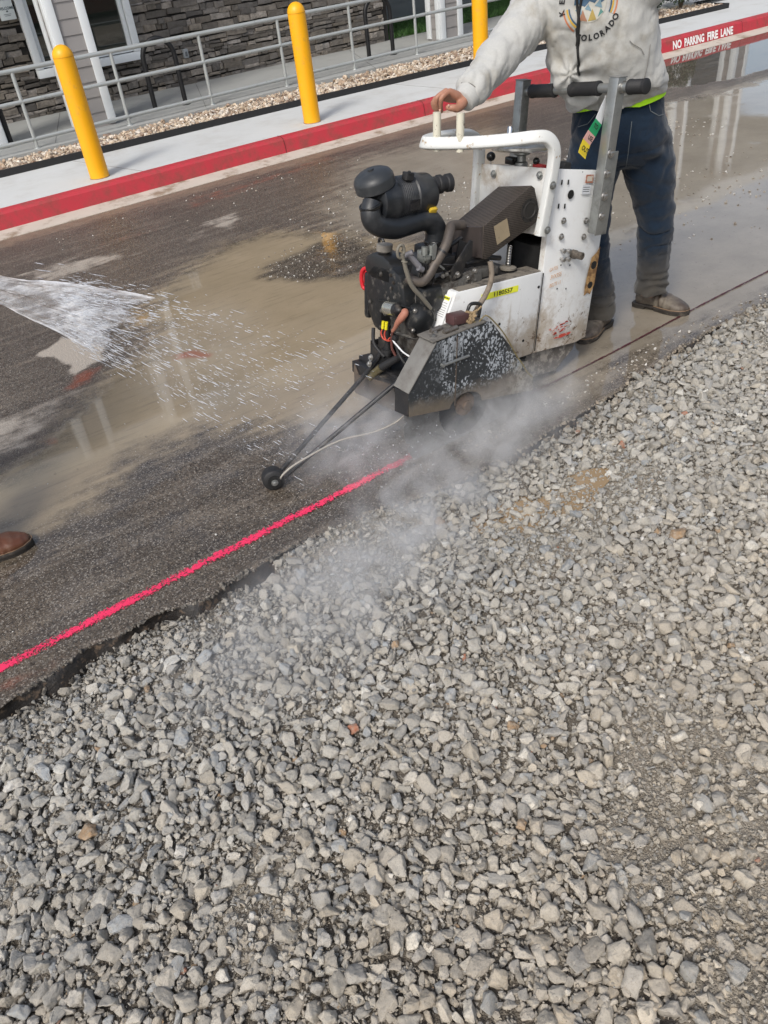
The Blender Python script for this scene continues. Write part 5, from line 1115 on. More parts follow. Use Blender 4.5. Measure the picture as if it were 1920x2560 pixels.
solem = mat('boot_sole', (.030, .025, .021), .6, var=.3, dirt=(.12, .10, .08), da=.3, ds=20)
seamm = mat('welt', (.20, .13, .08), .7)
def boot(root, heel, toe, m, h=.17, mirror=1):
    """one pull-on boot: heel and toe points on the ground"""
    h0, t0 = Vector(heel), Vector(toe); L = (t0 - h0).length; fx = (t0 - h0).normalized(); sx = Vector((0, 0, 1)).cross(fx) * mirror; up = Vector((0, 0, 1))
    pt = lambda a, s, z: h0 + fx * a * L + sx * s + up * z
    q = MB(); rs_ = [(.02, .006, .030, .05), (.06, .036, .045, .052), (.18, .042, .050, .055), (.32, .040, .048, .058), (.46, .043, .044, .052), (.62, .051, .036, .047), (.76, .054, .029, .041), (.88, .046, .022, .036), (.96, .030, .015, .032), (1.0, .010, .006, .030)]
    loft(q, [(pt(a, (.006 if a > .5 else 0), z), w_, hh, sx, up) for a, w_, hh, z in rs_], 24, 4)
    sh = [(pt(.26, 0, .055), .042, .062, sx, fx), (pt(.24, 0, .10), .043, .056, sx, fx), (pt(.22, 0, h), .050, .058, sx, fx)]
    loft(q, sh, 24, 4)
    def wr(co):
        p = Vector(co); a = (p - h0).dot(fx) / L; cr = math.exp(-((a - .52) / .14) ** 2)
        return .0035 * cr * math.sin(a * 62 + noise.noise(p * 30) * 2) + .003 * noise.noise(p * 26) - (.006 * math.exp(-((p.z - .095) / .012) ** 2) if a < .5 else 0)
    o = fuse(q, 'boot', m, root, .0055, 4, wr)
    out = [(-.005, .034), (.08, .043), (.25, .041), (.42, .040), (.60, .051), (.76, .055), (.90, .046), (.99, .026), (1.025, .0)]
    P_ = [(a, w_) for a, w_ in out] + [(a, -w_ + .008 * (1 if a > .5 else 0)) for a, w_ in out[-2::-1]]
    q = MB(); q.prism([(a * L, w_ + .003 * (1 if w_ > 0 else -1)) for a, w_ in P_], fx, sx, h0 + up * .013, .014 * mirror, .003); q.prism([(a * L, w_) for a, w_ in P_ if a < .30] , fx, sx, h0 + up * .001, .020 * mirror, .002); q.prism([(a * L, w_ * .97) for a, w_ in P_ if a > .4], fx, sx, h0 + up * .001, .013 * mirror, .002)
    q.v = [tuple(Vector(c) - root.location) for c in q.v]; s_ = q.build('sole', solem, o, 30)
    q = MB(); q.tube([pt(a, w_ + .003, .029) for a, w_ in P_ if a > .3], .0022, 6); q.v = [tuple(Vector(c) - root.location) for c in q.v]; q.build('welt', seamm, o, 60); return o
def finger(q, pts, r0=.0104):
    n = len(pts); q.tube(pts, [r0 * (1.08 - .13 * i) for i in range(n)], 12, smooth=4)
    for i, p in enumerate(pts): q.ball(p, r0 * (1.10 - .12 * i), 2)
def hand(q, wrist, mcps, fingers, thumb, normal):
    """palm block from the wrist to the knuckles, five jointed fingers"""
    w_ = Vector(wrist); nn = Vector(normal).normalized()
    for mc, fg in zip(mcps, fingers):
        m_ = Vector(mc); base = w_.lerp(m_, .12) ; q.tube([base, w_.lerp(m_, .55) - nn * .004, m_ - nn * .002], [.0175, .0175, .0130], 12, smooth=4); finger(q, [m_] + [Vector(p) for p in fg], .0106)
    for a, b in zip(mcps[:-1], mcps[1:]):
        c = (Vector(a) + Vector(b)) / 2; q.tube([w_.lerp(c, .2), w_.lerp(c, .9) - nn * .006], [.015, .0115], 12)
    t_ = [Vector(p) for p in thumb]; q.tube([w_.lerp(t_[0], .3)] + t_, [.020, .0195, .0150, .0132, .0105], 12, smooth=4)
    for p, r in zip(t_, (.0195, .0152, .0134, .0108)): q.ball(p, r, 2)
def head(q, c, f, r, s=1.0):
    """skull, jaw, nose, ears, lips on centre c, facing f, right axis r"""
    c, f, r = Vector(c), Vector(f), Vector(r); u = Vector((0, 0, 1)); M = Matrix((r, f, u)).transposed()
    q.ball(c + u * .025, (.076 * s, .096 * s, .098 * s), 3, M=M); q.ball(c - u * .045 + f * .018, (.058 * s, .070 * s, .068 * s), 3, M=M); q.ball(c - u * .088 + f * .052, (.026, .022, .022), 2, M=M)
    q.tube([c + f * .088 + u * .018, c + f * .104 - u * .012, c + f * .108 - u * .026], [.008, .011, .013], 10, smooth=3); q.ball(c + f * .095 - u * .028 + r * .010, .008, 2); q.ball(c + f * .095 - u * .028 - r * .010, .008, 2)
    q.ball(c + f * .083 - u * .052, (.025, .012, .006), 2, M=M); q.ball(c + f * .081 - u * .062, (.022, .012, .007), 2, M=M)
    for s_ in (-1, 1): q.ball(c + r * .076 * s_ - f * .004 - u * .005, (.008, .018, .031), 2, M=M); q.ball(c + r * .032 * s_ + f * .076 + u * .024, (.021, .016, .007), 2, M=M)
def eyes(root, c, f, r):
    c, f, r = Vector(c), Vector(f), Vector(r); u = Vector((0, 0, 1))
    for s_ in (-1, 1):
        q = MB(); p = c + r * .031 * s_ + f * .081 + u * .008 - root.location; q.ball(p, .0125, 2); e = q.build('eye', mat('eye_white', (.6, .58, .55), .2), root, 180)
        MB().ball(p + f * .0095, .0058, 2).build('iris', mat('iris_brown', (.03, .018, .01), .1), e, 180)
def fit_axes(yaw):
    f = Vector((math.cos(yaw), math.sin(yaw), 0)); return f, f.cross(Vector((0, 0, 1)))

# --- operator
op = empty('person', (2.93, 2.44, 0), 'person in grey sweatshirt and dark jeans pushing the white saw, one hand on its frame', 'person')
F_, RR = Vector((-.80, -.60, 0)).normalized(), None; RR = F_.cross(Vector((0, 0, 1)))
shR, shL = Vector((2.560, 2.588, 1.400)), Vector((2.770, 2.280, 1.435))
elR, wrR = Vector((2.322, 2.560, 1.268)), Vector((2.120, 2.522, 1.166))
elL, wrL = Vector((2.80, 2.13, 1.68)), Vector((2.665, 2.235, 1.825))
q = MB()
tor = [((2.862, 2.452, 1.000), .205, .150), ((2.845, 2.455, 1.04), .214, .160), ((2.800, 2.447, 1.10), .228, .172), ((2.742, 2.432, 1.203), .218, .165), ((2.700, 2.420, 1.32), .213, .152), ((2.668, 2.417, 1.42), .200, .125), ((2.640, 2.415, 1.475), .120, .095), ((2.630, 2.41, 1.50), .080, .080)]
loft(q, [(c, a, b, RR, F_) for c, a, b in tor], 40, 6)
q.v = [(x, y, z + (.05 * max(0, -(Vector((x, y, 0)) - Vector((2.86, 2.45, 0))).dot(RR)) / .2 if z < 1.06 else 0)) for x, y, z in q.v]
q.tube([Vector((2.66, 2.50, 1.40)), shR, (shR + elR) / 2 + Vector((0, 0, -.004)), elR, (elR + wrR) / 2, wrR + Vector((.022, .004, .010)), wrR + Vector((.012, .002, .005))], [.10, .102, .086, .072, .067, .060, .044], 24, smooth=6)
q.tube([Vector((2.72, 2.33, 1.41)), shL, (shL + elL) / 2, elL, (elL + wrL) / 2, wrL - (wrL - elL).normalized() * .01], [.10, .088, .078, .068, .060, .044], 24, smooth=6)
q.ball((2.590, 2.470, 1.165), (.062, .062, .070), 3); q.tube([(2.59, 2.47, 1.19), (2.72, 2.44, 1.22)], [.05, .10], 16)
q.tube([(2.60, 2.46, 1.15), (2.68, 2.44, 1.08)], [.045, .09], 16)
q.lathe([(.075, -.03), (.098, -.01), (.10, .02), (.080, .05)], (2.640, 2.415, 1.485), (-.15, -.1, 1), 24)
def sw_wr(co):
    p = Vector(co); base = folds(.0095, 7.5, 3, (1, 1, .5))(co) + folds(.0035, 20, 8, (1, 1, .6))(co) + crease(.008, 5, 4, (1, 1, .35))(co) + crease(.004, 11, 14, (1.2, .8, .8))(co)
    # sleeve rings along the arm
    ax_ = (wrR - shR).normalized(); a = (p - shR).dot(ax_); d_ = (p - shR - ax_ * a).length
    if 0.03 < a < .56 and d_ < .13 and p.x < 2.56: base += .0075 * math.sin(a * 44 + 3 * noise.noise(p * 9)) * (.4 + .8 * abs(noise.noise(p * 7)))
    # drag lines toward the draped bar
    c = Vector((2.60, 2.46, 1.17)); r_ = p - c; an = math.atan2(r_.z, r_.dot(RR)); base += .007 * math.exp(-(r_.length / .22) ** 2) * math.sin(an * 7)
    # hem and cuff ribs
    if p.z < 1.085 and (p - Vector((2.86, 2.45, p.z))).length < .33: base += -.006 + .004 * math.sin((p.z) * 90)
    if a > .50 and d_ < .1: base -= .002
    return base
sws = fuse(q, 'sweatshirt', sweat, op, .0075, 5, sw_wr)
q = MB(); cf = wrR - elR; cf.normalize(); q.tube([wrR - cf * .012 - op.location, wrR - cf * .010 - op.location, wrR + cf * .026 - op.location, wrR + cf * .030 - op.location], [.046, .0485, .0425, .039], 32); q.build('cuff', sweat, sws, 60)
q = MB(); q.tube([wrR - cf * .0135 - op.location, wrR - cf * .0115 - op.location], [.0500, .0500], 32); q.build('cuff_seam', mat('seam_grey', (.22, .21, .19), .9), sws, 60)
# hi-vis shirt tail
q = MB(); loft(q, [((2.868, 2.452, .980), .190, .138, RR, F_), ((2.850, 2.452, 1.05), .198, .146, RR, F_), ((2.850, 2.452, 1.08), .165, .115, RR, F_)], 40, 4)
q.v = [(x, y, z + .010 + .045 * (-(Vector((x, y, 0)) - Vector((2.86, 2.45, 0))).dot(RR)) / .2 + (.05 if (Vector((x, y, 0)) - Vector((2.86, 2.45, 0))).dot(RR) > .02 else .05 * (1 + min(0, (Vector((x, y, 0)) - Vector((2.86, 2.45, 0))).dot(RR) - .02) / .12) if (Vector((x, y, 0)) - Vector((2.86, 2.45, 0))).dot(RR) > -.10 else 0) * .8) for x, y, z in q.v]
q.v = [tuple(Vector(c) - op.location) for c in q.v]; q.build('shirt_tail', mat('hi_vis', (.50, .95, .02), .7, var=.05), op, 60)
# jeans
q = MB()
loft(q, [((2.870, 2.455, 1.045), .178, .125, RR, F_), ((2.878, 2.455, .97), .190, .135, RR, F_), ((2.895, 2.455, .88), .205, .150, RR, F_), ((2.903, 2.455, .82), .192, .138, RR, F_), ((2.908, 2.455, .775), .140, .115, RR, F_), ((2.91, 2.455, .745), .06, .07, RR, F_)], 36, 5)
q.tube([(2.83, 2.52, .86), (2.80, 2.515, .72), (2.765, 2.48, .60), (2.745, 2.455, .49), (2.79, 2.46, .33), (2.835, 2.462, .17), (2.845, 2.462, .075)], [.112, .112, .095, .084, .078, .078, .082], 26, smooth=6)
q.tube([(2.985, 2.395, .86), (3.03, 2.385, .72), (3.068, 2.378, .60), (3.088, 2.372, .48), (3.118, 2.385, .33), (3.150, 2.405, .19), (3.158, 2.412, .105)], [.112, .112, .095, .083, .075, .074, .078], 26, smooth=6)
def jn(co):
    p = Vector(co); b = folds(.0065, 8, 9, (1, 1, .7))(co) + folds(.0025, 24, 4)(co) + crease(.008, 7, 24, (.6, .6, 1.3))(co)
    low = math.exp(-((p.z - .14) / .10) ** 2); kn = math.exp(-((p.z - .47) / .09) ** 2); cr = math.exp(-((p.z - .76) / .07) ** 2)
    b += .008 * low * math.sin(p.z * 85 + 9 * noise.noise(p * 6)) * (.3 + abs(noise.noise(p * 9)) * 2) + .004 * kn * math.sin(p.z * 60 + 4 * noise.noise(p * 9)) + .004 * cr * math.sin(p.z * 70 + (p.x - p.y) * 30)
    return b
je = fuse(q, 'jeans', den, op, .0075, 16, jn)
bR = boot(op, (2.925, 2.475, 0), (2.665, 2.410, 0), leather, .14); bL = boot(op, (3.185, 2.520, 0), (3.250, 2.245, 0), leather, .15, -1)
# body
q = MB()
loft(q, [((2.88, 2.455, .95), .150, .105, RR, F_), ((2.80, 2.445, 1.10), .15, .105, RR, F_), ((2.70, 2.42, 1.30), .165, .10, RR, F_), ((2.665, 2.417, 1.41), .15, .085, RR, F_), ((2.640, 2.413, 1.47), .062, .06, RR, F_), ((2.622, 2.400, 1.55), .056, .058, RR, F_), ((2.605, 2.385, 1.60), .05, .055, RR, F_)], 28, 4)
for pa, s_ in (([(2.83, 2.51, .93), (2.80, 2.51, .72), (2.745, 2.455, .49), (2.845, 2.462, .09)], 1), ([(2.985, 2.395, .93), (3.03, 2.385, .72), (3.088, 2.372, .48), (3.158, 2.425, .09)], 1)): q.tube(pa, [.085, .075, .055, .038], 18, smooth=6)
q.tube([shR + Vector((.06, -.05, 0)), shR, elR, wrR, (2.1024, 2.5188, 1.160)], [.055, .055, .042, .030, .024], 18, smooth=5)
q.tube([shL + Vector((-.05, .06, 0)), shL, elL, wrL, wrL + Vector((-.03, .03, .02))], [.055, .055, .042, .029, .024], 18, smooth=5)
hc = Vector((2.585, 2.370, 1.665)); head(q, hc, F_, RR)
hand(q, (2.094, 2.522, 1.164), [(2.0357, 2.5204, 1.1980), (2.0405, 2.5500, 1.1950), (2.0476, 2.5760, 1.1860), (2.052, 2.600, 1.1740)],
     [[(1.9970, 2.5200, 1.1860), (1.9990, 2.5330, 1.1561), (2.0110, 2.5460, 1.1330)], [(2.0030, 2.5560, 1.1800), (2.0040, 2.5650, 1.1520), (2.0160, 2.5690, 1.1330)],
      [(2.0130, 2.5850, 1.1680), (2.0130, 2.5890, 1.1450), (2.0230, 2.5860, 1.1290)], [(2.0260, 2.6100, 1.1560), (2.0270, 2.6110, 1.1380), (2.0350, 2.6060, 1.1250)]],
     [(2.078, 2.508, 1.148), (2.046, 2.494, 1.142), (2.024, 2.493, 1.147), (2.010, 2.503, 1.150)], (-.3, .1, 1))
lw_ = wrL + Vector((-.03, .03, .02)); dd_ = Vector((-.45, .55, .08)).normalized(); sd2 = Vector((-.5, -.4, .0)).normalized()
mc = [lw_ + dd_ * .075 + sd2 * a for a in (.03, .01, -.012, -.032)]
hand(q, lw_, mc, [[m_ + dd_ * .035 - Vector((0, 0, .004)), m_ + dd_ * .055 - Vector((0, 0, .012)), m_ + dd_ * .07 - Vector((0, 0, .022))] for m_ in mc], [lw_ + dd_ * .03 + sd2 * .03, lw_ + dd_ * .055 + sd2 * .048, lw_ + dd_ * .075 + sd2 * .055, lw_ + dd_ * .09 + sd2 * .055], (0, 0, 1))
bd = fuse(q, 'body', skin, op, .0042, 3, lambda co: .0007 * noise.noise(Vector(co) * 60))
# fingernails
q = MB()
for p, d_ in (((2.0030, 2.5370, 1.1410), (-.9, -.25, -.1)), ((2.0085, 2.4985, 1.1530), (-.4, -.5, .55))): q.ball(Vector(p) + Vector(d_).normalized() * .0072 - op.location, (.0045, .0045, .0055), 2)
q.build('fingernails', mat('nail', (.50, .30, .23), .35), bd, 180)
eyes(op, hc, F_, RR)
q = MB(); q.lathe([(.084, -.02), (.090, .0), (.088, .04), (.070, .085), (.03, .105), (.002, .108)], hc + Vector((0, 0, .045)) - op.location, (.08, .05, 1), 32); q.prism([(-.07, 0), (-.06, .05), (-.03, .075), (.03, .075), (.06, .05), (.07, 0)], RR, F_, hc + Vector((0, 0, .045)) + F_ * .075 - op.location, .004, .001); q.build('cap', mat('cap_navy', (.02, .025, .04), .8), op, 40)
q = MB(); q.ball(hc - F_ * .03 + Vector((0, 0, .01)) - op.location, (.080, .080, .075), 3); q.build('hair', mat('hair_brown', (.03, .018, .012), .8, bump=.8, bs=300), op, 180)

# decals that lie on the sweatshirt
def surf(o): 
    dgm = o.data; return BVHTree.FromPolygons([v.co[:] for v in dgm.vertices], [p.vertices[:] for p in dgm.polygons])
tree = surf(sws); c0 = Vector((2.66, 2.34, 1.385)) - op.location; pf = Vector((-.72, -.60, .22)).normalized(); pr = Vector((0, 0, 1)).cross(-pf).normalized() * -1; pu = pr.cross(pf) 
if pu.z < 0: pu = -pu
# pr: towards the right of the picture
if pr.dot(RR) > 0: pr = -pr
c0 = c0 - pr * .068
PS = .84
def on_shirt(x, y, off=.0022):
    o_ = c0 + pr * x * PS + pu * y * PS + pf * .6; h = tree.ray_cast(o_, -pf, 1.2)
    return (h[0] + h[1] * off * (1 if h[1].dot(pf) > 0 else -1)) if h[0] is not None else c0 + pr * x + pu * y
def decal(polys, name, m, off=.0022, par=sws):
    """polys: lists of 2-D points; each is cut into small pieces and laid on the cloth"""
    bm = bmesh.new()
    for pl in polys:
        vs = [bm.verts.new((x, y, 0)) for x, y in pl]
        try: bm.faces.new(vs)
        except ValueError: pass
    bmesh.ops.triangulate(bm, faces=bm.faces[:])
    for _ in range(4):
        ed = [e for e in bm.edges if e.calc_length() > .012]
        if not ed: break
        bmesh.ops.subdivide_edges(bm, edges=ed, cuts=1); bmesh.ops.triangulate(bm, faces=bm.faces[:])
    bm.verts.index_update(); q = MB(); q.add([on_shirt(v.co.x, v.co.y, off) for v in bm.verts], [[v.index for v in f.verts] for f in bm.faces]); bm.free()
    return q.build(name, m, par, 60)
pm = lambda n, c: mat('print_' + n, c, .85, var=.12, vs=120)
circ = lambda r, a0=0, a1=360, n=40: [(r * math.cos(R(a)), r * math.sin(R(a))) for a in np.linspace(a0, a1, n)]
def arc(r0, r1, a0, a1, n=14):
    out = []
    for i in range(n):
        a, b = R(a0 + (a1 - a0) * i / n), R(a0 + (a1 - a0) * (i + 1) / n); out.append([(r0 * math.cos(a), r0 * math.sin(a)), (r1 * math.cos(a), r1 * math.sin(a)), (r1 * math.cos(b), r1 * math.sin(b)), (r0 * math.cos(b), r0 * math.sin(b))])
    return out
prt = decal([circ(.070)[:-1]], 'chest_print', pm('cream', (.44, .43, .38)), .0020)
decal([[(-.066, .0), (-.062, .032), (-.04, .058), (0, .070), (.04, .058), (.066, .01), (.05, .0), (.035, .016), (.02, .0), (-.0, .008), (-.02, -.012), (-.045, .0)]], 'print_sky', pm('blue', (.05, .10, .16)), .0028, prt)
for pl in ([(-.06, -.02), (-.035, -.0), (-.03, -.045)], [(-.02, -.02), (-.005, .0), (.01, -.03)], [(.02, -.01), (.045, .014), (.055, -.02)]): decal([pl], 'print_ridge', pm('slate', (.16, .25, .30)), .0032, prt)
decal([[(-.04, -.058), (-.028, -.022), (-.008, -.066)]], 'print_tree', pm('orange', (.30, .15, .09)), .0034, prt); decal([[(-.004, -.066), (.012, -.020), (.030, -.060)]], 'print_tree', pm('ochre', (.34, .25, .07)), .0035, prt)
decal([[(.036, -.052), (.048, -.02), (.060, -.035)]], 'print_tree', pm('teal', (.08, .20, .18)), .0034, prt)
for r, nm, c in ((.086, 'blue', (.06, .15, .26)), (.094, 'gold', (.58, .36, .04)), (.102, 'cream', (.6, .58, .5)), (.110, 'rust', (.48, .17, .08))):
    decal(arc(r, r + .006, 188, 236) + arc(r, r + .006, -24, 32), 'print_stripe', pm(nm, c), .0026, prt)
pk = pm('black', (.02, .02, .022))
def arc_text(s, r, a0, a1, size, inward=True):
    for i, ch in enumerate(s):
        a = R(a0 + (a1 - a0) * i / max(1, len(s) - 1)); v, f = text_polys(ch, size, .0012)
        c = Vector((r * math.cos(a), r * math.sin(a))); up = (-c.normalized() if inward else c.normalized()); rt = Vector((up.y, -up.x))
        P2 = [(c.x + rt.x * x + up.x * y, c.y + rt.y * x + up.y * y) for x, y in v]; q = MB(); q.add([on_shirt(x, y, .0030) for x, y in P2], f); q.build('print_letter', pk, prt, 0)
arc_text('COLORADO', .125, 250, 333, .030); arc_text('KE', .118, 192, 172, .032, False)
# hood drawcord and kangaroo pocket edge
q = MB(); cord = lambda pts: [on_shirt(x, y, .005) for x, y in pts]
den_ = lambda pts, n=8: [((a[0] * (1 - t) + b[0] * t), (a[1] * (1 - t) + b[1] * t)) for a, b in zip(pts[:-1], pts[1:]) for t in np.linspace(0, 1, n, endpoint=False)] + [pts[-1]]
q.tube(cord(den_([(-.075, .10), (-.055, .02), (-.040, -.06), (-.044, -.13), (-.040, -.20), (-.039, -.262)])), .0048, 8); q.tube(cord(den_([(-.035, .10), (-.036, .02), (-.047, -.09), (-.043, -.16)])), .0048, 8)
q.tube(cord(den_([(-.047, -.085), (-.043, -.12), (-.044, -.15)])), .0075, 8); q.build('drawcord', mat('black_cord', (.012, .012, .012), .8, bump=.5, bs=400), sws, 60)
q = MB(); q.tube(cord(den_([(.175, -.145), (.20, -.165), (.225, -.178), (.24, -.20)])), .0014, 6); q.tube(cord(den_([(.262, -.16), (.258, -.23), (.25, -.29)])), .0012, 6); q.build('pocket_seam', mat('seam_grey', (.22, .21, .19), .9), sws, 60)
tj = surf(je)
def on_jean(px, d_):
    h = tj.ray_cast(Vector(px) - op.location + d_ * -1, d_, 3); return h[0] - d_ * .002 if h[0] is not None else None
vd = Vector((.766, .643, -.2)).normalized(); rv = Vector((.643, -.766, 0))
def jline(pts, r=.0016):
    P3 = [on_jean(Vector((2.90, 2.455, 0)) + rv * a + Vector((0, 0, z)), vd) for a, z in den_(pts, 5)]; P3 = [p for p in P3 if p is not None]
    if len(P3) > 2: MB().tube(P3, r, 6).build('stitching', mat('denim_thread', (.14, .16, .17), .8), je, 60)
jline([(.105, 1.0), (.115, .965), (.15, .945), (.195, .955), (.21, .975)]); jline([(-.10, .965), (-.13, .93), (-.17, .92)]); jline([(.045, .93), (.04, .80), (.035, .74)], .0012)

# --- second worker, outside the frame but for one boot toe; holds the water hose
w2p = empty('person', (-.28, 2.95, 0), 'second person at the left picture edge, only a red-brown leather boot toe showing', 'person')
f2, r2_ = Vector((1, -.08, 0)).normalized(), None; r2_ = f2.cross(Vector((0, 0, 1)))
boot(w2p, (-.175, 2.775, 0), (.112, 2.748, 0), red_leather, .17); boot(w2p, (-.38, 3.16, 0), (-.10, 3.20, 0), red_leather, .17, -1)
q = MB(); loft(q, [((-.36, 2.97, 1.02), .17, .12, r2_, f2), ((-.35, 2.97, .85), .19, .14, r2_, f2), ((-.35, 2.97, .74), .12, .10, r2_, f2)], 32, 5)
q.tube([(-.34, 2.88, .86), (-.28, 2.83, .55), (-.20, 2.79, .48), (-.135, 2.775, .09)], [.115, .095, .088, .080], 24, smooth=6); q.tube([(-.36, 3.07, .86), (-.33, 3.12, .50), (-.33, 3.16, .09)], [.115, .088, .08], 24, smooth=6)
fuse(q, 'jeans', den, w2p, .010, 6, folds(.006, 7, 2))
q = MB(); loft(q, [((-.36, 2.97, .98), .19, .14, r2_, f2), ((-.35, 2.97, 1.15), .20, .15, r2_, f2), ((-.35, 2.97, 1.33), .20, .13, r2_, f2), ((-.35, 2.97, 1.43), .14, .10, r2_, f2), ((-.35, 2.97, 1.48), .08, .08, r2_, f2)], 36, 5)
s1, e1, h1 = Vector((-.34, 2.77, 1.38)), Vector((-.24, 2.74, 1.10)), Vector((-.03, 2.98, 1.02)); s2, e2, h2 = Vector((-.36, 3.17, 1.38)), Vector((-.32, 3.22, 1.10)), Vector((-.16, 3.08, 1.03))
for s_, e_, h_2 in ((s1, e1, h1), (s2, e2, h2)): q.tube([s_, (s_ + e_) / 2, e_, (e_ + h_2) / 2, h_2 - (h_2 - e_).normalized() * .06], [.09, .075, .062, .055, .042], 22, smooth=6)
fuse(q, 'jacket', fabric('olive_jacket', (.10, .10, .075), (.2, .17, .13), .3), w2p, .010, 6, folds(.007, 6, 5))
q = MB(); loft(q, [((-.35, 2.97, 1.0), .14, .1, r2_, f2), ((-.35, 2.97, 1.40), .15, .09, r2_, f2), ((-.345, 2.97, 1.47), .06, .06, r2_, f2), ((-.33, 2.97, 1.60), .052, .055, r2_, f2)], 28, 5)
for s_, e_, h_2 in ((s1, e1, h1), (s2, e2, h2)):
    q.tube([s_, e_, h_2], [.05, .04, .026], 16, smooth=5); dr = Vector((.9, -.1, -.25)).normalized(); sd3 = dr.cross(Vector((0, 0, 1))).normalized(); mcs = [h_2 + dr * .06 + sd3 * a + Vector((0, 0, .012)) for a in (.03, .01, -.01, -.03)]
    hand(q, h_2, mcs, [[m_ + Vector((.018, 0, -.022)), m_ + Vector((.006, 0, -.045)), m_ + Vector((-.012, 0, -.050))] for m_ in mcs], [h_2 + dr * .03 + sd3 * .03, h_2 + dr * .05 + sd3 * .035 - Vector((0, 0, .015)), h_2 + dr * .06 + sd3 * .025 - Vector((0, 0, .03)), h_2 + dr * .062 + sd3 * .012 - Vector((0, 0, .04))], (0, 0, 1))
hc2 = Vector((-.31, 2.965, 1.665)); head(q, hc2, f2, r2_); fuse(q, 'body', skin, w2p, .005, 3); eyes(w2p, hc2, f2, r2_)
q = MB(); q.lathe([(.084, -.02), (.095, .0), (.11, .004), (.092, .012), (.088, .05), (.060, .095), (.002, .108)], hc2 + Vector((0, 0, .045)) - w2p.location, (-.08, .0, 1), 32); q.build('hard_hat', mat('hat_white', (.75, .75, .73), .35), w2p, 40)

# ------------------------------------------------------------------ hose, spray, mist, shrubs
NZ = Vector((.20, 3.055, .968))
hs = empty('hose', (-.16, 3.08, 0), 'black water hose and brass nozzle held by the second worker beyond the left edge', 'hose')
q = MB(); q.tube([Vector(p) - hs.location for p in ((.06, 3.02, 1.0), (-.16, 3.08, 1.03), (-.45, 3.3, .95), (-.6, 3.6, .5), (-.7, 4.0, .06), (-1.2, 4.6, .02), (-2.5, 4.8, .02))], .014, 12, smooth=8); q.build('tube', rub, hs, 60)
q = MB(); q.tube([Vector((.04, 3.025, 1.004)) - hs.location, Vector((.10, 3.04, .992)) - hs.location, NZ - hs.location], [.020, .018, .009], 16, smooth=4); q.build('nozzle', MATS['brass'], hs, 60)
# fan-shaped jet
def cr(P_, t):
    n = len(P_) - 1; x = min(max(t, 0), 1) * n; i = min(int(x), n - 1); u = x - i; p0, p1, p2, p3 = [Vector(P_[k]) for k in (max(i - 1, 0), i, i + 1, min(i + 2, n))]
    return .5 * ((2 * p1) + (p2 - p0) * u + (2 * p0 - 5 * p1 + 4 * p2 - p3) * u * u + (3 * p1 - p0 - 3 * p2 + p3) * u ** 3)
UP = [NZ, (.40, 3.00, .886), (.60, 2.93, .815), (.84, 2.845, .715), (1.14, 2.73, .56), (1.50, 2.58, .33)]
LO = [NZ, (.364, 3.00, .796), (.522, 2.90, .645), (.655, 2.84, .49), (.83, 2.70, .26), (1.06, 2.48, .02)]
def jet_pt(t, u):
    """t along the flow, u from lower rim (0) to upper rim (1)"""
    return cr(LO, t).lerp(cr(UP, t), u)
def fan_sheet():
    nt_, nu = 110, 80; V = []; A = []; tmax = .64
    for i in range(nt_):
        t = tmax * i / (nt_ - 1)
        for j in range(nu):
            u = j / (nu - 1); p = jet_pt(t, u); nrm = Vector((.25, 1, .2)).normalized()
            p += nrm * (.016 * noise.noise(Vector((t * 9, u * 4, 1))) + .006 * noise.noise(Vector((t * 30, u * 16, 4)))); V.append(p[:])
            fade = 1 - max(0, (t - (.50 + .07 * noise.noise(Vector((u * 7, 2, 0))) + .10 * (u - .5))) / .09); rim = math.exp(-(u / .05) ** 2) + math.exp(-((1 - u) / .075) ** 2)
            A.append((max(0, min(1, fade)), min(1, rim), u))
    V = np.array(V); i, j = np.meshgrid(np.arange(nt_ - 1), np.arange(nu - 1), indexing='ij'); a = (i * nu + j).ravel(); F = np.stack([a, a + nu, a + nu + 1, a + 1], 1); A = np.array(A)
    m = bpy.data.materials.new('water_sheet'); t = NT(m); at = t.n('ShaderNodeAttribute'); at.attribute_name = 'flow'; s_ = t.n('ShaderNodeSeparateColor'); t.l(at.outputs['Color'], s_.inputs[0])
    vec = t.co((3.2, 3, 26), rot=(0, R(-34), 0)); st = t.noise(2.0, 6, .68, vec=vec); cl = t.noise(9, 6, .7)
    body = t.math('ADD', t.ramp(st, .38, .68, .26, .72), t.ramp(cl, .44, .66, 0, .45)); al = t.math('MAXIMUM', body, t.math('MULTIPLY', s_.outputs[1], t.ramp(st, .3, .55, .75, 1)))
    al = t.math('MULTIPLY', al, t.ramp(t.math('ADD', s_.outputs[0], t.math('MULTIPLY', t.math('SUBTRACT', st, .5), 1.6)), .25, .75)); t.l(al, t.b.inputs['Alpha'])
    t.base(t.mix(st, (.50, .50, .52), (.92, .94, .97))); t.rough(.18); t.b.inputs['Transmission Weight'].default_value = .2; t.b.inputs['IOR'].default_value = 1.33; t.bump(t.math('ADD', st, cl), .5, .01)
    o = np_mesh('water_jet', V, F, m, {'flow': A}, True); tag(o, 'fan of hose water sweeping in from the left over the road', kind='stuff', cat='water spray'); return o
fan_sheet()
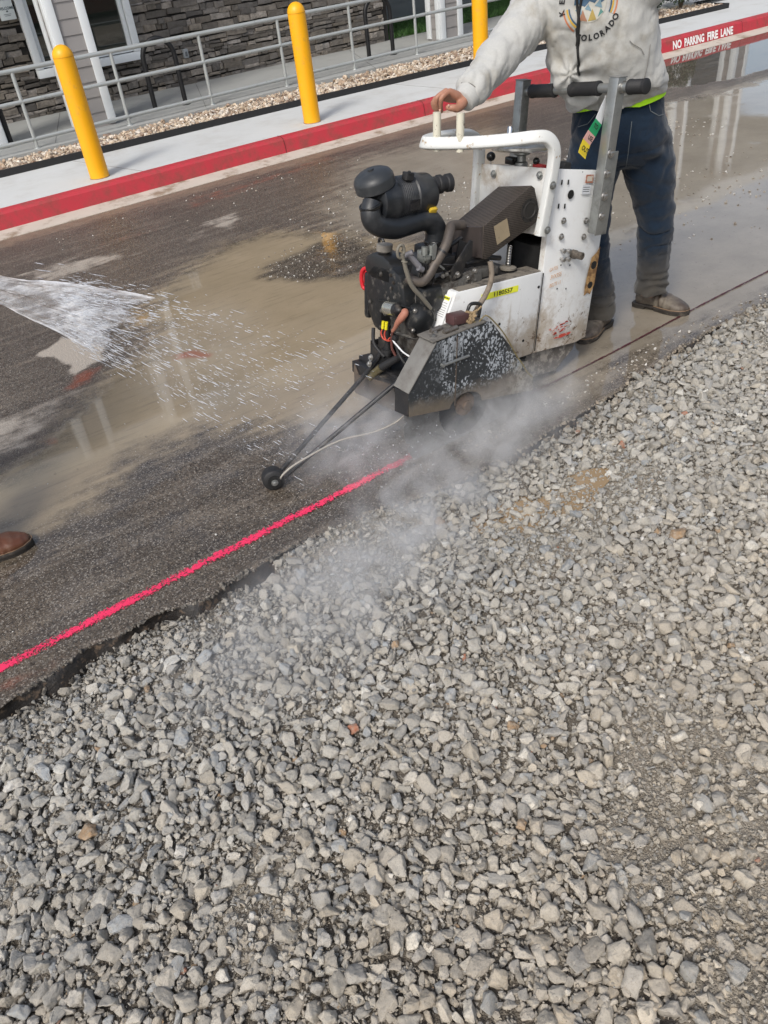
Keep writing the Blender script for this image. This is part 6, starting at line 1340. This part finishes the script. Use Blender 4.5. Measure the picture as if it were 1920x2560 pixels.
def drops():
    rs = np.random.RandomState(6); n = 1500; V = []; F = []; k = 0
    bm = bmesh.new(); bmesh.ops.create_icosphere(bm, subdivisions=1, radius=1); bv = np.array([v.co[:] for v in bm.verts]); bf = np.array([[v.index for v in f.verts] for f in bm.faces]); bm.free()
    for i in range(n):
        mode = rs.rand()
        if mode < .30: t = rs.uniform(.36, .60); u = rs.beta(2.2, 1.0) if rs.rand() < .6 else rs.beta(1, 4)
        else: t = .40 + .58 * rs.rand() ** 1.15; u = rs.rand()
        p = jet_pt(t, min(1.08, max(-.08, u + rs.normal(0, .06)))); q2 = jet_pt(t + .02, u); vel = (q2 - p) if t < .97 else (jet_pt(1, u) - jet_pt(.97, u)); vel = (jet_pt(min(1, t + .02), u) - jet_pt(min(1, t + .02) - .02, u)).normalized()
        p += Vector((rs.normal(0, .01), rs.normal(0, .05 + .10 * t), rs.normal(0, .01)))
        if p.z < .01 or (t > .5 and noise.noise(p * 9) < -.02): continue
        ln = rs.uniform(.006, .022) * (1.6 if rs.rand() < .25 else 1); rd = rs.uniform(.0007, .0018); z = vel; x = z.orthogonal().normalized(); y = z.cross(x); M = np.array([x[:], y[:], z[:]]).T
        V.append((bv * [rd, rd, ln]) @ M.T + np.array(p[:])); F.append(bf + k * len(bv)); k += 1
    for i in range(1500):     # finer droplets between the big ones
        t = .44 + .54 * rs.rand() ** 1.3; u = rs.rand(); p = jet_pt(t, u) + Vector((rs.normal(0, .02), rs.normal(0, .09 + .08 * t), rs.normal(0, .02))); vel = (jet_pt(min(1, t + .02), u) - jet_pt(min(1, t + .02) - .02, u)).normalized()
        if p.z < .01: continue
        rd = rs.uniform(.0005, .0010); ln = rs.uniform(.002, .007); z = vel; x = z.orthogonal().normalized(); y = z.cross(x); M = np.array([x[:], y[:], z[:]]).T; V.append((bv * [rd, rd, ln]) @ M.T + np.array(p[:])); F.append(bf + k * len(bv)); k += 1
    for i in range(520):     # fine splash thrown up in front of the blade
        p = Vector((rs.normal(1.42, .17), rs.normal(2.22, .14), abs(rs.normal(.02, .10)) + .01)); vel = Vector((rs.normal(-.4, .5), rs.normal(0, .5), rs.normal(.4, .6))).normalized(); rd = rs.uniform(.0007, .0017); ln = rd * rs.uniform(1, 2.6)
        z = vel; x = z.orthogonal().normalized(); y = z.cross(x); M = np.array([x[:], y[:], z[:]]).T; V.append((bv * [rd, rd, ln]) @ M.T + np.array(p[:])); F.append(bf + k * len(bv)); k += 1
    m = bpy.data.materials.new('water_drops'); t = NT(m); t.base((.82, .85, .90)); t.rough(.08); t.b.inputs['Transmission Weight'].default_value = .35; t.b.inputs['IOR'].default_value = 1.33; t.b.inputs['Alpha'].default_value = .72
    o = np_mesh('water_drops', np.concatenate(V), np.concatenate(F), m, None, True); tag(o, 'bright water drops flying from the fan of spray toward the saw', kind='stuff', cat='water drops')
drops()
def mist_mat(name, dens):
    m = bpy.data.materials.new(name); m.use_nodes = True; nt = m.node_tree; nt.nodes.remove(nt.nodes['Principled BSDF']); out = nt.nodes['Material Output']
    v = nt.nodes.new('ShaderNodeVolumePrincipled'); v.inputs['Color'].default_value = (.94, .96, .99, 1); v.inputs['Absorption Color'].default_value = (1, 1, 1, 1); v.inputs['Anisotropy'].default_value = .1
    tc = nt.nodes.new('ShaderNodeTexCoord'); ln = nt.nodes.new('ShaderNodeVectorMath'); ln.operation = 'LENGTH'; nt.links.new(tc.outputs['Object'], ln.inputs[0])
    mr = nt.nodes.new('ShaderNodeMapRange'); mr.interpolation_type = 'SMOOTHSTEP'; mr.inputs[1].default_value = 1.0; mr.inputs[2].default_value = .15; nt.links.new(ln.outputs['Value'], mr.inputs[0])
    geo = nt.nodes.new('ShaderNodeNewGeometry'); nz = nt.nodes.new('ShaderNodeTexNoise'); nz.inputs['Scale'].default_value = 7.5; nz.inputs['Detail'].default_value = 5; nz.inputs['Roughness'].default_value = .62; nz.inputs['Distortion'].default_value = .6; nt.links.new(geo.outputs['Position'], nz.inputs['Vector'])
    r2 = nt.nodes.new('ShaderNodeMapRange'); r2.inputs[1].default_value = .37; r2.inputs[2].default_value = .68; nt.links.new(nz.outputs['Fac'], r2.inputs[0])
    a = nt.nodes.new('ShaderNodeMath'); a.operation = 'MULTIPLY'; nt.links.new(mr.outputs[0], a.inputs[0]); nt.links.new(r2.outputs[0], a.inputs[1])
    b = nt.nodes.new('ShaderNodeMath'); b.operation = 'MULTIPLY'; b.inputs[1].default_value = dens; nt.links.new(a.outputs[0], b.inputs[0]); nt.links.new(b.outputs[0], v.inputs['Density']); nt.links.new(v.outputs[0], out.inputs['Volume']); return m
mh, ml = mist_mat('dense_mist', 8.5), mist_mat('thin_mist', 6.)
for (c, s_, rz, m, lab) in (((1.55, 2.00, .02), (.60, .32, .17), .05, mh, 'dense water mist rolling off the spinning saw blade'),
                       ((1.15, 1.90, -.02), (.55, .27, .11), .12, mh, 'low pale mist drifting over the asphalt edge'),
                       ((.82, 1.72, -.01), (.85, .40, .15), .12, ml, 'thin mist over the gravel below the painted line'),
                       ((1.92, 2.04, .09), (.52, .26, .22), 0, ml, 'thin mist hanging behind the blade guard'),
                       ((1.34, 2.34, .10), (.42, .36, .24), 0, ml, 'fine spray haze in front of the saw nose'), ((.95, 2.78, .45), (.42, .16, .30), 0, mist_mat('spray_haze', 1.6), 'faint haze of spray where the hose fan breaks into drops')):
    q = MB(); q.ball((0, 0, 0), 1, 3); o = q.build('mist', m, None, 180); o.location = c; o.scale = s_; o.rotation_euler = (0, 0, rz); tag(o, lab, 'mist', kind='stuff')
def shrub(x, y, r, h, lab):
    s_ = empty('shrub', (x, y, .18), lab, 'shrub', 'shrubs in the rock bed'); rs = np.random.RandomState(int(x * 10)); n = 5200
    th = rs.uniform(0, 6.28, n); ph = np.arccos(rs.uniform(-.75, 1, n)); rr = r * (.72 + .3 * rs.rand(n)) * (1 + .12 * np.sin(3 * th) * np.sin(2 * ph)); c = np.stack([rr * np.sin(ph) * np.cos(th), rr * np.sin(ph) * np.sin(th), h * .55 + rr * np.cos(ph) * h / (2 * r)], 1)
    c = c[c[:, 2] > .01]; n = len(c); d1 = rs.normal(0, 1, (n, 3)); d1 /= np.linalg.norm(d1, axis=1)[:, None]; d2 = np.cross(d1, rs.normal(0, 1, (n, 3))); d2 /= np.linalg.norm(d2, axis=1)[:, None]; L_ = rs.uniform(.012, .024, (n, 1))
    V = np.stack([c - d1 * L_, c + d2 * L_ * .4, c + d1 * L_, c - d2 * L_ * .4], 1).reshape(-1, 3); F = np.arange(n * 4).reshape(-1, 4); v = rs.uniform(.5, 1.4, n); C = np.repeat(np.stack([.018 * v, .045 * v, .014 * v], 1), 4, 0)
    o = np_mesh('foliage', V, F, MATSX['leaf'], {'col': C}, False, s_)
    q = MB()
    for k in range(5): q.tube([(0, 0, 0), (r * .3 * math.cos(k * 1.3), r * .3 * math.sin(k * 1.3), h * .5)], [.012, .005], 6)
    q.build('stem', mat('shrub_bark', (.08, .06, .04), .9), s_)
MATSX = {}; _m = bpy.data.materials.new('shrub_leaf'); _t = NT(_m); _t.base(_t.attr('col', 'Color')); _t.rough(.55); MATSX['leaf'] = _m
shrub(10.22, 8.42, .30, .6, 'dark green clipped shrub in the rock bed just right of the worker'); shrub(11.0, 8.38, .30, .6, 'dark green clipped shrub near the right end of the rock bed')
